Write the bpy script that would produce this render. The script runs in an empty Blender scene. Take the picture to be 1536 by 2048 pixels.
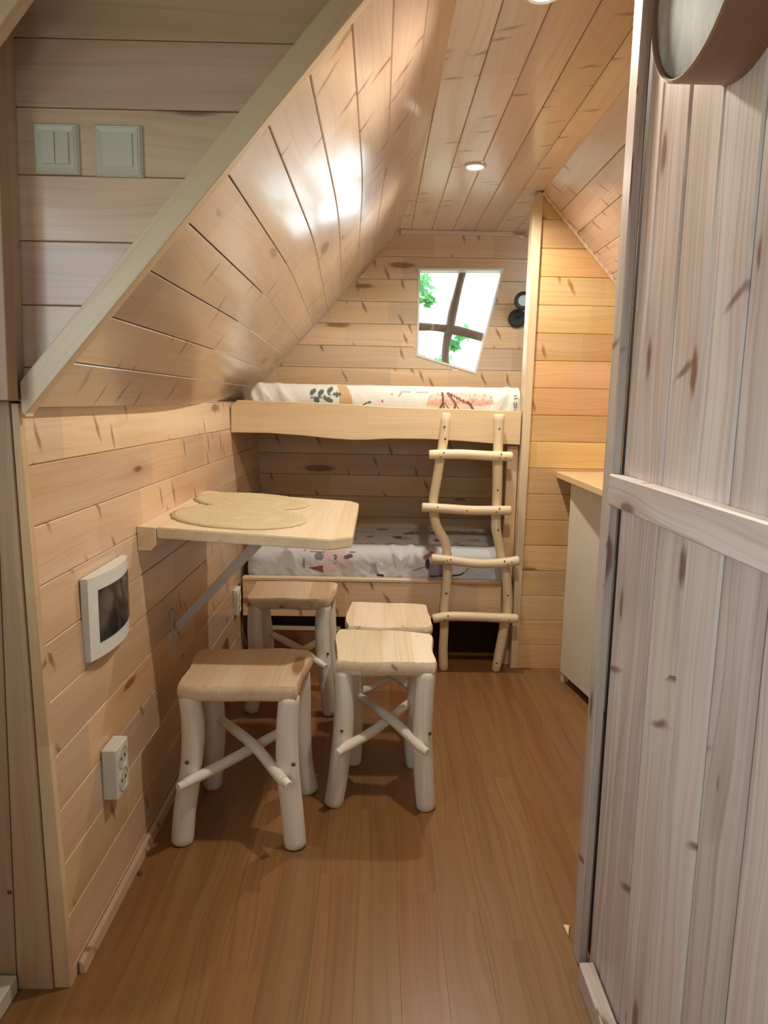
import bpy, bmesh, math, random
import numpy as np
from mathutils import Vector, Matrix, noise

random.seed(7)
SC = bpy.context.scene
COL = SC.collection
V3 = Vector

# ------------------------------------------------------------------ camera
cam_data = bpy.data.cameras.new('camera')
cam = bpy.data.objects.new('camera', cam_data)
COL.objects.link(cam)
cam_data.sensor_fit = 'VERTICAL'
cam_data.sensor_height = 36.0
cam_data.lens = 36.0 * 1420.0 / 2048.0
cam_data.clip_start = 0.02
cam_x = V3((0.99979, -0.00766, 0.01897))
cam_y = V3((-0.01759, 0.15242, 0.98816))
cam_z = V3((-0.01046, -0.98829, 0.15225))
cam.matrix_world = Matrix(((cam_x.x, cam_y.x, cam_z.x, 0.0), (cam_x.y, cam_y.y, cam_z.y, 0.0),
                           (cam_x.z, cam_y.z, cam_z.z, 1.2), (0, 0, 0, 1)))
SC.camera = cam

# ------------------------------------------------------------------ world, exposure
SC.view_settings.view_transform = 'Standard'
SC.view_settings.look = 'None'
SC.view_settings.gamma = 1.0
SC.view_settings.use_curve_mapping = False
SC.view_settings.exposure = 0.0
SC.cycles.use_denoising = True
SC.cycles.max_bounces = 8
SC.cycles.diffuse_bounces = 3
SC.cycles.sample_clamp_indirect = 6.0
SC.cycles.caustics_reflective = False
SC.cycles.caustics_refractive = False
SKY_STRENGTH = 4.8
SPOT_POWER = 52.0
SPOT_COLOR = (1.0, 0.91, 0.78)
world = bpy.data.worlds.new('overcast_sky')
SC.world = world
world.use_nodes = True
wn = world.node_tree.nodes['Background']
wn.inputs['Color'].default_value = (0.84, 0.96, 1.0, 1)
wn.inputs['Strength'].default_value = SKY_STRENGTH


FRONT = -1.0


def portal(name, loc, rot, sx, sy):
    ld = bpy.data.lights.new(name, 'AREA')
    ld.shape = 'RECTANGLE'
    ld.size, ld.size_y = sx, sy
    ld.cycles.is_portal = True
    lo = bpy.data.objects.new(name, ld)
    COL.objects.link(lo)
    lo.location = loc
    lo.rotation_euler = rot


portal('side_opening_portal', (-0.86, 0.26, 1.29), (0, math.radians(-90), 0), 0.82, 1.12)  # daylight opening added in the side wall, out of view
portal('front_opening_portal', (-0.10, FRONT - 0.06, 1.45), (math.radians(90), 0, 0), 0.8, 0.42)  # second added opening, behind the camera, lights the camera-facing surfaces
portal('window_portal', (0.42, 4.02, 1.63), (math.radians(-90), 0, 0), 0.5, 0.6)

# ------------------------------------------------------------------ materials


def ng(mat):
    nt = mat.node_tree
    N, L = nt.nodes, nt.links

    def node(kind, **kw):
        n = N.new(kind)
        ins = kw.pop('ins', {})
        for k, v in kw.items():
            setattr(n, k, v)
        for k, v in ins.items():
            if hasattr(v, 'is_output'):
                L.new(v, n.inputs[k])
            else:
                n.inputs[k].default_value = v
        return n

    def math_(op, a, b=0.0, c=None, clamp=False):
        n = node('ShaderNodeMath', operation=op, use_clamp=clamp, ins={0: a, 1: b})
        if c is not None:
            if hasattr(c, 'is_output'):
                L.new(c, n.inputs[2])
            else:
                n.inputs[2].default_value = c
        return n.outputs[0]

    def vmul(a, b):
        return node('ShaderNodeVectorMath', operation='MULTIPLY', ins={0: a, 1: b}).outputs[0]

    def vadd(a, b):
        return node('ShaderNodeVectorMath', operation='ADD', ins={0: a, 1: b}).outputs[0]

    def ramp(fac, lo, hi, a=0.0, b=1.0):
        n = node('ShaderNodeMapRange', interpolation_type='SMOOTHSTEP', ins={0: fac, 1: lo, 2: hi, 3: a, 4: b})
        return n.outputs[0]

    def mix(f, a, b, blend='MIX'):
        n = node('ShaderNodeMix', data_type='RGBA', blend_type=blend)
        for idx, v in ((0, f), (6, a), (7, b)):
            if hasattr(v, 'is_output'):
                L.new(v, n.inputs[idx])
            else:
                n.inputs[idx].default_value = v if idx == 0 else (*v, 1)
        return n.outputs[2]
    return nt, node, math_, vmul, vadd, ramp, mix


def new_mat(name):
    m = bpy.data.materials.new(name)
    m.use_nodes = True
    return m, m.node_tree.nodes['Principled BSDF']


def plain(name, col, rough=0.5, metal=0.0, noise_amt=0.06, noise_scale=30.0, bump=0.0, spec=0.5):
    m, p = new_mat(name)
    nt, node, math_, vmul, vadd, ramp, mix = ng(m)
    tc = node('ShaderNodeTexCoord')
    nz = node('ShaderNodeTexNoise', ins={'Vector': tc.outputs['Object'], 'Scale': noise_scale, 'Detail': 3.0})
    dark = tuple(c * (1 - noise_amt * 2) for c in col)
    c = mix(nz.outputs[0], dark, tuple(min(1, c * (1 + noise_amt)) for c in col))
    nt.links.new(c, p.inputs['Base Color'])
    p.inputs['Roughness'].default_value = rough
    p.inputs['Metallic'].default_value = metal
    p.inputs['Specular IOR Level'].default_value = spec
    if bump:
        b = node('ShaderNodeBump', ins={'Strength': bump, 'Distance': 0.002, 'Height': nz.outputs[0]})
        nt.links.new(b.outputs[0], p.inputs['Normal'])
    return m


def wood(name, light, mid, grain, knot, rough=0.4, kd=0.62, sd=0.55, tint=0.10, knot_scale=(2.0, 9.0),
         stroke_scale=(24.0, 6.5), stroke_amt=0.8, fine=0.35, broad=(0.9, 12.0), bump=0.15, spec=0.5, knot_size=0.16,
         knot_amt=0.85, coat=0.0, blocks=0.0, staves=0.0):
    m, p = new_mat(name)
    nt, node, math_, vmul, vadd, ramp, mix = ng(m)
    tc = node('ShaderNodeTexCoord')
    oi = node('ShaderNodeObjectInfo')
    rnd = oi.outputs['Random']
    off = node('ShaderNodeCombineXYZ', ins={0: math_('MULTIPLY', rnd, 37.0), 1: math_('MULTIPLY', rnd, 91.0),
                                            2: math_('MULTIPLY', rnd, 17.0)})
    uv = vadd(tc.outputs['UV'], off.outputs[0])
    # growth rings, lazily wandering along the grain
    wob = node('ShaderNodeTexNoise', ins={'Vector': vmul(uv, (1.4, 4.0, 1.0)), 'Scale': 1.0, 'Detail': 2.0})
    bent = vadd(uv, vmul(wob.outputs['Color'], (0.0, 0.10, 0.0)))
    fig = node('ShaderNodeTexNoise', ins={'Vector': vmul(bent, (broad[0], broad[1], 1.0)), 'Scale': 1.0, 'Detail': 4.0,
                                          'Roughness': 0.6})
    lines = node('ShaderNodeTexNoise', ins={'Vector': vmul(bent, (1.6, 120.0, 1.0)), 'Scale': 1.0, 'Detail': 2.0})
    f1 = ramp(fig.outputs[0], 0.32, 0.70)
    c = mix(f1, light, mid)
    c = mix(math_('MULTIPLY', ramp(lines.outputs[0], 0.45, 0.72), fine), c, grain)
    # round knots with a halo
    wk = node('ShaderNodeTexNoise', ins={'Vector': vmul(uv, (30.0, 45.0, 1.0)), 'Scale': 1.0, 'Detail': 1.0})
    kv = vadd(vmul(uv, (knot_scale[0], knot_scale[1], 0.0)), vmul(wk.outputs['Color'], (0.06, 0.08, 0.0)))
    vo = node('ShaderNodeTexVoronoi', voronoi_dimensions='2D', feature='F1', ins={'Vector': kv, 'Scale': 1.0})
    ksel = node('ShaderNodeSeparateColor', ins={0: vo.outputs['Color']})
    kon = math_('GREATER_THAN', ksel.outputs[0], kd)
    ksz = math_('MULTIPLY', ksel.outputs[1], knot_size)
    d = vo.outputs['Distance']
    core = math_('MULTIPLY', kon, math_('SUBTRACT', 1.0, ramp(math_('SUBTRACT', d, ksz), -0.03, 0.05)))
    halo = math_('MULTIPLY', kon, math_('SUBTRACT', 1.0, ramp(d, 0.08, 0.40)))
    c = mix(math_('MULTIPLY', halo, 0.38), c, grain)
    # cut branch whorls: short dark strokes lying across the board
    ws = node('ShaderNodeTexNoise', ins={'Vector': vmul(uv, (9.0, 14.0, 1.0)), 'Scale': 1.0, 'Detail': 2.0})
    sx = node('ShaderNodeSeparateXYZ', ins={0: uv})
    skew = node('ShaderNodeCombineXYZ', ins={0: math_('ADD', math_('MULTIPLY', sx.outputs[0], stroke_scale[0]),
                                                      math_('MULTIPLY', sx.outputs[1], 9.0)),
                                             1: math_('MULTIPLY', sx.outputs[1], stroke_scale[1])})
    sv = vadd(skew.outputs[0], vmul(ws.outputs['Color'], (0.9, 0.25, 0.0)))
    vs = node('ShaderNodeTexVoronoi', voronoi_dimensions='2D', feature='F1', ins={'Vector': sv, 'Scale': 1.0})
    ssel = node('ShaderNodeSeparateColor', ins={0: vs.outputs['Color']})
    son = math_('GREATER_THAN', ssel.outputs[0], 1.0 - (1.0 - sd) * 0.30)
    stroke = math_('MULTIPLY', son, math_('SUBTRACT', 1.0, ramp(vs.outputs['Distance'], 0.05, 0.30)))
    c = mix(math_('MULTIPLY', stroke, stroke_amt), c, knot)
    c = mix(math_('MULTIPLY', core, knot_amt), c, knot)
    if staves:      # strips glued edge to edge
        st = node('ShaderNodeTexWhiteNoise', noise_dimensions='1D', ins={'W': math_('FLOOR', math_('MULTIPLY', sx.outputs[1], 11.0))})
        ss = node('ShaderNodeSeparateColor', ins={0: st.outputs['Color']})
        c = node('ShaderNodeHueSaturation', ins={'Value': math_('ADD', 1.0, math_('MULTIPLY', math_('SUBTRACT', ss.outputs[0], 0.6), staves * 2)),
                                                 'Saturation': math_('ADD', 1.0, math_('MULTIPLY', math_('SUBTRACT', 0.6, ss.outputs[0]), staves * 3)), 'Color': c}).outputs[0]
    if blocks:      # short lengths finger-jointed into each board
        bl = node('ShaderNodeTexWhiteNoise', noise_dimensions='2D', ins={'Vector': node('ShaderNodeCombineXYZ', ins={
            0: math_('FLOOR', math_('MULTIPLY', sx.outputs[0], 3.3)), 1: math_('MULTIPLY', rnd, 50.0)}).outputs[0]})
        bs = node('ShaderNodeSeparateColor', ins={0: bl.outputs['Color']})
        c = node('ShaderNodeHueSaturation', ins={'Value': math_('ADD', 1.0, math_('MULTIPLY', math_('SUBTRACT', bs.outputs[0], 0.5), blocks * 2)),
                                                 'Saturation': math_('ADD', 1.0, math_('MULTIPLY', math_('SUBTRACT', bs.outputs[1], 0.5), blocks * 2)), 'Color': c}).outputs[0]
    hsv = node('ShaderNodeHueSaturation', ins={
        'Hue': math_('ADD', 0.5, math_('MULTIPLY', math_('SUBTRACT', rnd, 0.5), 0.022 * tint / 0.10)),
        'Saturation': math_('ADD', 1.0, math_('MULTIPLY', math_('SUBTRACT', math_('FRACT', math_('MULTIPLY', rnd, 7.3)), 0.5), tint * 1.6)),
        'Value': math_('ADD', 1.0, math_('MULTIPLY', math_('SUBTRACT', math_('FRACT', math_('MULTIPLY', rnd, 13.7)), 0.5), tint * 2.0)),
        'Color': c})
    nt.links.new(hsv.outputs[0], p.inputs['Base Color'])
    p.inputs['Roughness'].default_value = rough
    p.inputs['Specular IOR Level'].default_value = spec
    if coat:
        p.inputs['Coat Weight'].default_value = coat
        p.inputs['Coat Roughness'].default_value = 0.14
        p.inputs['Coat IOR'].default_value = 1.5
        cup = node('ShaderNodeTexNoise', ins={'Vector': vmul(uv, (2.2, 9.0, 1.0)), 'Scale': 1.0, 'Detail': 1.5})
        cb = node('ShaderNodeBump', ins={'Strength': 0.5, 'Distance': 0.006, 'Height': cup.outputs[0]})
        nt.links.new(cb.outputs[0], p.inputs['Coat Normal'])
    b = node('ShaderNodeBump', ins={'Strength': bump, 'Distance': 0.0015, 'Height': math_('ADD', fig.outputs[0], math_('MULTIPLY', lines.outputs[0], 0.5))})
    nt.links.new(b.outputs[0], p.inputs['Normal'])
    return m


M = {}
M['wall'] = wood('varnished_pine', (0.735, 0.557, 0.378), (0.65, 0.455, 0.283), (0.53, 0.345, 0.205), (0.22, 0.105, 0.055), rough=0.30, kd=0.82, blocks=0.10)
M['slope'] = wood('varnished_pine_sloped', (0.74, 0.575, 0.435), (0.65, 0.47, 0.335), (0.51, 0.325, 0.205), (0.24, 0.115, 0.065), rough=0.32, kd=0.88, sd=0.5, coat=0.9, blocks=0.08)
M['ceil'] = wood('varnished_pine_overhead', (0.73, 0.57, 0.47), (0.64, 0.47, 0.375), (0.50, 0.335, 0.245), (0.24, 0.12, 0.075), rough=0.32, kd=0.85, sd=0.4, coat=0.5, blocks=0.08)
M['switchwall'] = wood('varnished_pine_gable', (0.77, 0.575, 0.425), (0.67, 0.465, 0.325), (0.51, 0.345, 0.21), (0.20, 0.09, 0.065), rough=0.32, sd=0.97, kd=0.72, coat=0.4)
M['partition'] = wood('amber_pine', (0.74, 0.50, 0.255), (0.66, 0.42, 0.19), (0.51, 0.30, 0.12), (0.28, 0.13, 0.05), rough=0.34, sd=0.80, kd=0.9, blocks=0.05)
M['panel'] = wood('limed_pine', (0.68, 0.605, 0.555), (0.56, 0.465, 0.41), (0.38, 0.28, 0.235), (0.17, 0.07, 0.05), rough=0.40, kd=0.48, sd=0.80,
                  knot_scale=(2.6, 9.0), knot_size=0.13, broad=(0.5, 26.0), fine=0.55)
M['trim'] = wood('pale_pine_trim', (0.80, 0.65, 0.45), (0.75, 0.58, 0.38), (0.62, 0.44, 0.26), (0.32, 0.17, 0.08), rough=0.36, sd=1.0, kd=0.93, tint=0.05)
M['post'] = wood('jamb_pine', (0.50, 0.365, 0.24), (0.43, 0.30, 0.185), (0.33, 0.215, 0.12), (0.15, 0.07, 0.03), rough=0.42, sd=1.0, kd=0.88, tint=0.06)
M['board'] = wood('pale_bed_board', (0.82, 0.66, 0.43), (0.77, 0.59, 0.36), (0.62, 0.43, 0.23), (0.28, 0.14, 0.06), rough=0.40, sd=0.97, kd=0.85, tint=0.04)
M['table'] = wood('blond_table_pine', (0.82, 0.69, 0.49), (0.77, 0.62, 0.41), (0.64, 0.47, 0.28), (0.34, 0.19, 0.09), rough=0.38, sd=1.0, kd=0.93, tint=0.04, staves=0.05)
M['seat'] = wood('blond_stool_pine', (0.82, 0.70, 0.52), (0.76, 0.60, 0.41), (0.62, 0.44, 0.27), (0.36, 0.2, 0.1), rough=0.45, sd=1.0, kd=0.80, tint=0.06, broad=(0.9, 9.0), staves=0.10)
M['seat_warm'] = wood('amber_stool_pine', (0.81, 0.65, 0.47), (0.75, 0.555, 0.37), (0.60, 0.41, 0.25), (0.32, 0.16, 0.07), rough=0.45, sd=1.0, kd=0.72, tint=0.05, broad=(0.9, 9.0), staves=0.10)
M['leg'] = wood('peeled_branch', (0.85, 0.79, 0.69), (0.80, 0.72, 0.60), (0.64, 0.53, 0.41), (0.32, 0.2, 0.12), rough=0.55, sd=1.0, kd=0.88, tint=0.05,
                broad=(3.0, 18.0), knot_size=0.10)
M['ladder'] = wood('peeled_ladder_branch', (0.84, 0.71, 0.50), (0.79, 0.63, 0.41), (0.64, 0.47, 0.27), (0.32, 0.17, 0.08), rough=0.50, sd=1.0, kd=0.9, tint=0.04,
                   broad=(3.0, 18.0))
M['floor'] = wood('brown_laminate', (0.26, 0.13, 0.05), (0.215, 0.10, 0.037), (0.145, 0.065, 0.024), (0.12, 0.05, 0.02), rough=0.34, sd=1.0, kd=1.1, tint=0.06,
                  fine=0.45, broad=(0.8, 30.0), bump=0.05)
M['dark_gap'] = plain('dark_backing', (0.10, 0.055, 0.03), 0.8)
M['black_gap'] = plain('black_joint', (0.025, 0.016, 0.012), 0.9)
M['white_plastic'] = plain('white_plastic', (0.76, 0.79, 0.76), 0.28, noise_amt=0.02)
M['cream_plastic'] = plain('cream_plastic', (0.68, 0.68, 0.58), 0.24, noise_amt=0.02)
M['smoked'] = plain('smoked_cover', (0.025, 0.025, 0.027), 0.12, noise_amt=0.2)
M['cabinet'] = plain('cream_laminate', (0.70, 0.66, 0.55), 0.35, noise_amt=0.02)
M['steel'] = plain('grey_steel', (0.60, 0.59, 0.57), 0.45, metal=0.15, noise_amt=0.06)
M['dark_metal'] = plain('black_lacquer', (0.02, 0.024, 0.03), 0.4, noise_amt=0.1)
M['screw'] = plain('dark_screw_head', (0.09, 0.065, 0.04), 0.6)
M['lens_off'] = plain('frosted_lens', (0.62, 0.66, 0.64), 0.4, noise_amt=0.02)
M['rim'] = wood('bent_brown_rim', (0.34, 0.185, 0.115), (0.29, 0.15, 0.09), (0.20, 0.10, 0.06), (0.12, 0.06, 0.03), rough=0.35, sd=1.0, kd=1.1, tint=0.02)
M['counter'] = wood('blond_worktop', (0.80, 0.62, 0.36), (0.74, 0.55, 0.29), (0.60, 0.42, 0.20), (0.35, 0.2, 0.1), rough=0.35, sd=1.0, kd=1.1, tint=0.02)
M['brown_box'] = plain('brown_box_board', (0.24, 0.12, 0.06), 0.6, noise_amt=0.15, noise_scale=12)
M['threshold'] = plain('painted_threshold', (0.66, 0.63, 0.48), 0.4, noise_amt=0.05)
M['bark'] = plain('muntin_brown', (0.24, 0.17, 0.125), 0.7, noise_amt=0.2)
M['white_trim'] = plain('white_window_trim', (0.75, 0.73, 0.66), 0.4, noise_amt=0.02)
M['grass'] = plain('meadow_ground', (0.25, 0.25, 0.18), 0.9, noise_amt=0.25, noise_scale=3)
M['trunk'] = plain('tree_bark', (0.12, 0.085, 0.06), 0.9, noise_amt=0.25)


def mat_emit(name, col, s):
    m, p = new_mat(name)
    p.inputs['Base Color'].default_value = (*col, 1)
    p.inputs['Emission Color'].default_value = (*col, 1)
    p.inputs['Emission Strength'].default_value = s
    return m


M['lamp'] = mat_emit('lit_lamp_lens', (1.0, 0.93, 0.80), 14.0)


def mat_glass(name):
    m, p = new_mat(name)
    nt = m.node_tree
    g = nt.nodes.new('ShaderNodeBsdfGlossy')
    g.inputs['Roughness'].default_value = 0.02
    t = nt.nodes.new('ShaderNodeBsdfTransparent')
    mx = nt.nodes.new('ShaderNodeMixShader')
    mx.inputs[0].default_value = 0.06
    nt.links.new(t.outputs[0], mx.inputs[1])
    nt.links.new(g.outputs[0], mx.inputs[2])
    nt.links.new(mx.outputs[0], nt.nodes['Material Output'].inputs[0])
    return m


M['glass'] = mat_glass('window_glass')


def mat_leaf(name):
    m, p = new_mat(name)
    nt, node, math_, vmul, vadd, ramp, mix = ng(m)
    tc = node('ShaderNodeTexCoord')
    nz = node('ShaderNodeTexNoise', ins={'Vector': tc.outputs['Object'], 'Scale': 6.0})
    c = mix(nz.outputs[0], (0.10, 0.34, 0.12), (0.24, 0.58, 0.24))
    nt.links.new(c, p.inputs['Base Color'])
    tr = node('ShaderNodeBsdfTranslucent', ins={'Color': c})
    mx = node('ShaderNodeMixShader', ins={0: 0.5})
    nt.links.new(p.outputs[0], mx.inputs[1])
    nt.links.new(tr.outputs[0], mx.inputs[2])
    nt.links.new(mx.outputs[0], nt.nodes['Material Output'].inputs[0])
    p.inputs['Roughness'].default_value = 0.5
    return m


M['leaf'] = mat_leaf('green_leaves')


def mat_mirror(name):
    # matt mirror face: its grey, streaky reflection is painted into the colour
    m, p = new_mat(name)
    nt, node, math_, vmul, vadd, ramp, mix = ng(m)
    tc = node('ShaderNodeTexCoord')
    n1 = node('ShaderNodeTexNoise', ins={'Vector': vmul(tc.outputs['Object'], (9, 16, 7)), 'Scale': 1.0, 'Detail': 4.0, 'Distortion': 1.5})
    n2 = node('ShaderNodeTexNoise', ins={'Vector': vmul(tc.outputs['Object'], (20, 60, 14)), 'Scale': 1.0, 'Detail': 2.0})
    c = mix(ramp(n1.outputs[0], 0.3, 0.7), (0.30, 0.29, 0.26), (0.48, 0.50, 0.46))
    c = mix(math_('MULTIPLY', ramp(n2.outputs[0], 0.58, 0.75), 0.5), c, (0.62, 0.64, 0.58))
    nt.links.new(c, p.inputs['Base Color'])
    p.inputs['Roughness'].default_value = 0.6
    p.inputs['Specular IOR Level'].default_value = 0.15
    return m


M['mirror_reflection'] = mat_mirror('painted_grey_reflection')


def mat_straw(name):
    m, p = new_mat(name)
    nt, node, math_, vmul, vadd, ramp, mix = ng(m)
    tc = node('ShaderNodeTexCoord')
    w = node('ShaderNodeTexWave', wave_type='RINGS', rings_direction='Z', ins={'Vector': tc.outputs['Object'], 'Scale': 26.0, 'Distortion': 1.2,
                                                                               'Detail': 2.0, 'Detail Scale': 8.0})
    n = node('ShaderNodeTexNoise', ins={'Vector': tc.outputs['Object'], 'Scale': 140.0, 'Detail': 3.0})
    n2 = node('ShaderNodeTexNoise', ins={'Vector': tc.outputs['Object'], 'Scale': 14.0, 'Detail': 3.0})
    c = mix(n.outputs[0], (0.50, 0.41, 0.22), (0.70, 0.60, 0.37))
    c = mix(math_('MULTIPLY', w.outputs[0], 0.10), c, (0.46, 0.36, 0.19))
    c = mix(math_('MULTIPLY', ramp(n2.outputs[0], 0.5, 0.7), 0.3), c, (0.72, 0.68, 0.52))
    nt.links.new(c, p.inputs['Base Color'])
    p.inputs['Roughness'].default_value = 0.85
    h = math_('ADD', math_('MULTIPLY', w.outputs[0], 0.35), math_('ADD', n.outputs[0], n2.outputs[0]))
    b = node('ShaderNodeBump', ins={'Strength': 0.6, 'Distance': 0.003, 'Height': h})
    nt.links.new(b.outputs[0], p.inputs['Normal'])
    return m


M['straw'] = mat_straw('braided_straw')


def mat_cloth(name):
    m, p = new_mat(name)
    nt, node, math_, vmul, vadd, ramp, mix = ng(m)
    at = node('ShaderNodeAttribute', attribute_name='print')
    tc = node('ShaderNodeTexCoord')
    n = node('ShaderNodeTexNoise', ins={'Vector': tc.outputs['Object'], 'Scale': 700.0})
    c = mix(math_('MULTIPLY', n.outputs[0], 0.12), at.outputs['Color'], (0.4, 0.38, 0.36))
    nt.links.new(c, p.inputs['Base Color'])
    p.inputs['Roughness'].default_value = 0.85
    return m


M['cloth'] = mat_cloth('printed_cotton')

# ------------------------------------------------------------------ object helpers
WORLD = {}


def base_of(o):
    return WORLD.get(o.name, V3((0, 0, 0))) if o else V3((0, 0, 0))


def tag(o, label=None, cat=None, group=None, kind=None):
    for k, v in (('label', label), ('category', cat), ('group', group), ('kind', kind)):
        if v:
            o[k] = v
    return o


def thing(name, loc, label, cat, group=None):
    o = bpy.data.objects.new(name, None)
    COL.objects.link(o)
    o.location = loc
    o.empty_display_size = 0.05
    WORLD[o.name] = V3(loc)
    return tag(o, label, cat, group)


def link(name, bm, mat, parent=None, smooth=False, origin=None, label=None):
    """One mesh object; bm is in world coordinates."""
    bmesh.ops.recalc_face_normals(bm, faces=bm.faces)
    me = bpy.data.meshes.new(name)
    if origin is None:
        if parent is not None:
            origin = base_of(parent)
        else:
            xs = [v.co for v in bm.verts]
            origin = V3((sum(v.x for v in xs) / len(xs), sum(v.y for v in xs) / len(xs), min(v.z for v in xs)))
    # a part keeps its own origin at its middle so that it can be picked up alone
    cen = sum((v.co for v in bm.verts), V3((0, 0, 0))) / max(1, len(bm.verts))
    org = cen if parent is not None else V3(origin)
    bmesh.ops.translate(bm, verts=bm.verts, vec=-org)
    bm.to_mesh(me)
    bm.free()
    o = bpy.data.objects.new(name, me)
    COL.objects.link(o)
    me.materials.append(mat)
    if smooth:
        for p in me.polygons:
            p.use_smooth = True
    if parent is not None:
        o.parent = parent
        o.location = org - base_of(parent)
    else:
        o.location = org
    WORLD[o.name] = org
    if label:
        o['label'] = label
    return o


def uvmap(bm, g):
    """u runs along the grain g (metres), v across it on each face."""
    g = V3(g).normalized()
    lay = bm.loops.layers.uv.verify()
    bm.normal_update()
    alt = g.orthogonal().normalized()
    for f in bm.faces:
        n = f.normal
        w = n.cross(g)
        if w.length < 0.3:
            w, uu = g.cross(alt), alt * 12.0
        else:
            w, uu = w.normalized(), g
        for l in f.loops:
            l[lay].uv = (l.vert.co.dot(uu), l.vert.co.dot(w))


def add_box(bm, lo, hi):
    vs = [bm.verts.new((x, y, z)) for x in (lo[0], hi[0]) for y in (lo[1], hi[1]) for z in (lo[2], hi[2])]
    for q in ((0, 1, 3, 2), (4, 6, 7, 5), (0, 4, 5, 1), (2, 3, 7, 6), (0, 2, 6, 4), (1, 5, 7, 3)):
        bm.faces.new([vs[i] for i in q])
    return vs


def box(name, lo, hi, mat, parent=None, grain=(0, 1, 0), bevel=0.0, seg=1, label=None):
    bm = bmesh.new()
    add_box(bm, lo, hi)
    if bevel:
        bmesh.ops.bevel(bm, geom=bm.edges[:], offset=bevel, segments=seg, affect='EDGES', profile=0.5)
    bmesh.ops.recalc_face_normals(bm, faces=bm.faces)
    uvmap(bm, grain)
    return link(name, bm, mat, parent, label=label)


def prism_bm(poly, depth, bevel=0.0):
    """poly: 3D outline, depth: vector to the opposite face."""
    bm = bmesh.new()
    d = V3(depth)
    a = [bm.verts.new(p) for p in poly]
    b = [bm.verts.new(V3(p) + d) for p in poly]
    bm.faces.new(a)
    bm.faces.new(b[::-1])
    n = len(a)
    for i in range(n):
        bm.faces.new((a[i], b[i], b[(i + 1) % n], a[(i + 1) % n]))
    bmesh.ops.recalc_face_normals(bm, faces=bm.faces)
    if bevel:
        bmesh.ops.bevel(bm, geom=bm.edges[:], offset=bevel, segments=2, affect='EDGES', profile=0.5)
    return bm


def prism(name, poly, depth, mat, parent=None, grain=(0, 0, 1), bevel=0.0, label=None):
    bm = prism_bm(poly, depth, bevel)
    uvmap(bm, grain)
    return link(name, bm, mat, parent, label=label)


def smooth_path(pts, n=6):
    """Catmull-Rom through (x, y, z, r) points."""
    P = [np.array(p, float) for p in pts]
    P = [2 * P[0] - P[1]] + P + [2 * P[-1] - P[-2]]
    out = []
    for i in range(1, len(P) - 2):
        for k in range(n):
            t = k / n
            a, b, c, d = P[i - 1:i + 3]
            out.append(0.5 * ((2 * b) + (c - a) * t + (2 * a - 5 * b + 4 * c - d) * t * t + (3 * b - a - 3 * c + d) * t ** 3))
    out.append(P[-2])
    return out


def tube_bm(pts, seg=12, n=5, lump=0.0, seed=0, chamfer=0.25):
    bm = bmesh.new()
    lay = bm.loops.layers.uv.verify()
    path = smooth_path(pts, n)
    # rounded rims on both sawn ends
    p0, p1 = path[0].copy(), path[-1].copy()
    d0 = path[1][:3] - path[0][:3]
    d1 = path[-1][:3] - path[-2][:3]
    d0 /= np.linalg.norm(d0)
    d1 /= np.linalg.norm(d1)
    q0 = p0.copy(); q0[:3] += d0 * p0[3] * chamfer
    q1 = p1.copy(); q1[:3] -= d1 * p1[3] * chamfer
    e0 = p0.copy(); e0[3] *= (1 - chamfer * 0.8)
    e1 = p1.copy(); e1[3] *= (1 - chamfer * 0.8)
    mid = [p for p in path[1:-1] if np.linalg.norm(p[:3] - p0[:3]) > p0[3] * 0.5 and np.linalg.norm(p[:3] - p1[:3]) > p1[3] * 0.5]
    path = [e0, q0] + mid + [q1, e1]
    rings, us, u = [], [], 0.0
    ref = None
    for i, p in enumerate(path):
        a = path[max(0, i - 1)][:3]
        b = path[min(len(path) - 1, i + 1)][:3]
        t = V3(b - a).normalized()
        if ref is None:
            ref = t.orthogonal().normalized()
        ref = (ref - t * ref.dot(t)).normalized()
        s = t.cross(ref)
        if i:
            u += float(np.linalg.norm(p[:3] - path[i - 1][:3]))
        us.append(u)
        ring = []
        for k in range(seg):
            an = 2 * math.pi * k / seg
            r = p[3]
            if lump:
                r *= 1 + lump * noise.noise(V3((u * 9 + seed * 7.1, math.cos(an) * 0.9, math.sin(an) * 0.9)))
            ring.append(bm.verts.new(V3(p[:3]) + (ref * math.cos(an) + s * math.sin(an)) * r))
        rings.append(ring)
    rad = float(np.mean([p[3] for p in path]))
    for i in range(len(rings) - 1):
        for k in range(seg):
            k2 = (k + 1) % seg
            f = bm.faces.new((rings[i][k], rings[i][k2], rings[i + 1][k2], rings[i + 1][k]))
            vv = [k, k + 1, k + 1, k]
            uu = [us[i], us[i], us[i + 1], us[i + 1]]
            for l, a, b in zip(f.loops, uu, vv):
                l[lay].uv = (a, b / seg * 2 * math.pi * rad)
            f.smooth = True
    for ring in (rings[0], rings[-1][::-1]):
        f = bm.faces.new(ring[::-1])
        for l in f.loops:
            l[lay].uv = (l.vert.co.x * 10, l.vert.co.y * 10 + l.vert.co.z)
    return bm


def tube(name, pts, mat, parent=None, seg=12, n=5, lump=0.0, seed=0, chamfer=0.25, label=None):
    bm = tube_bm(pts, seg, n, lump, seed, chamfer)
    o = link(name, bm, mat, parent, label=label)
    for p in o.data.polygons:
        p.use_smooth = len(p.vertices) == 4
    return o


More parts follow.
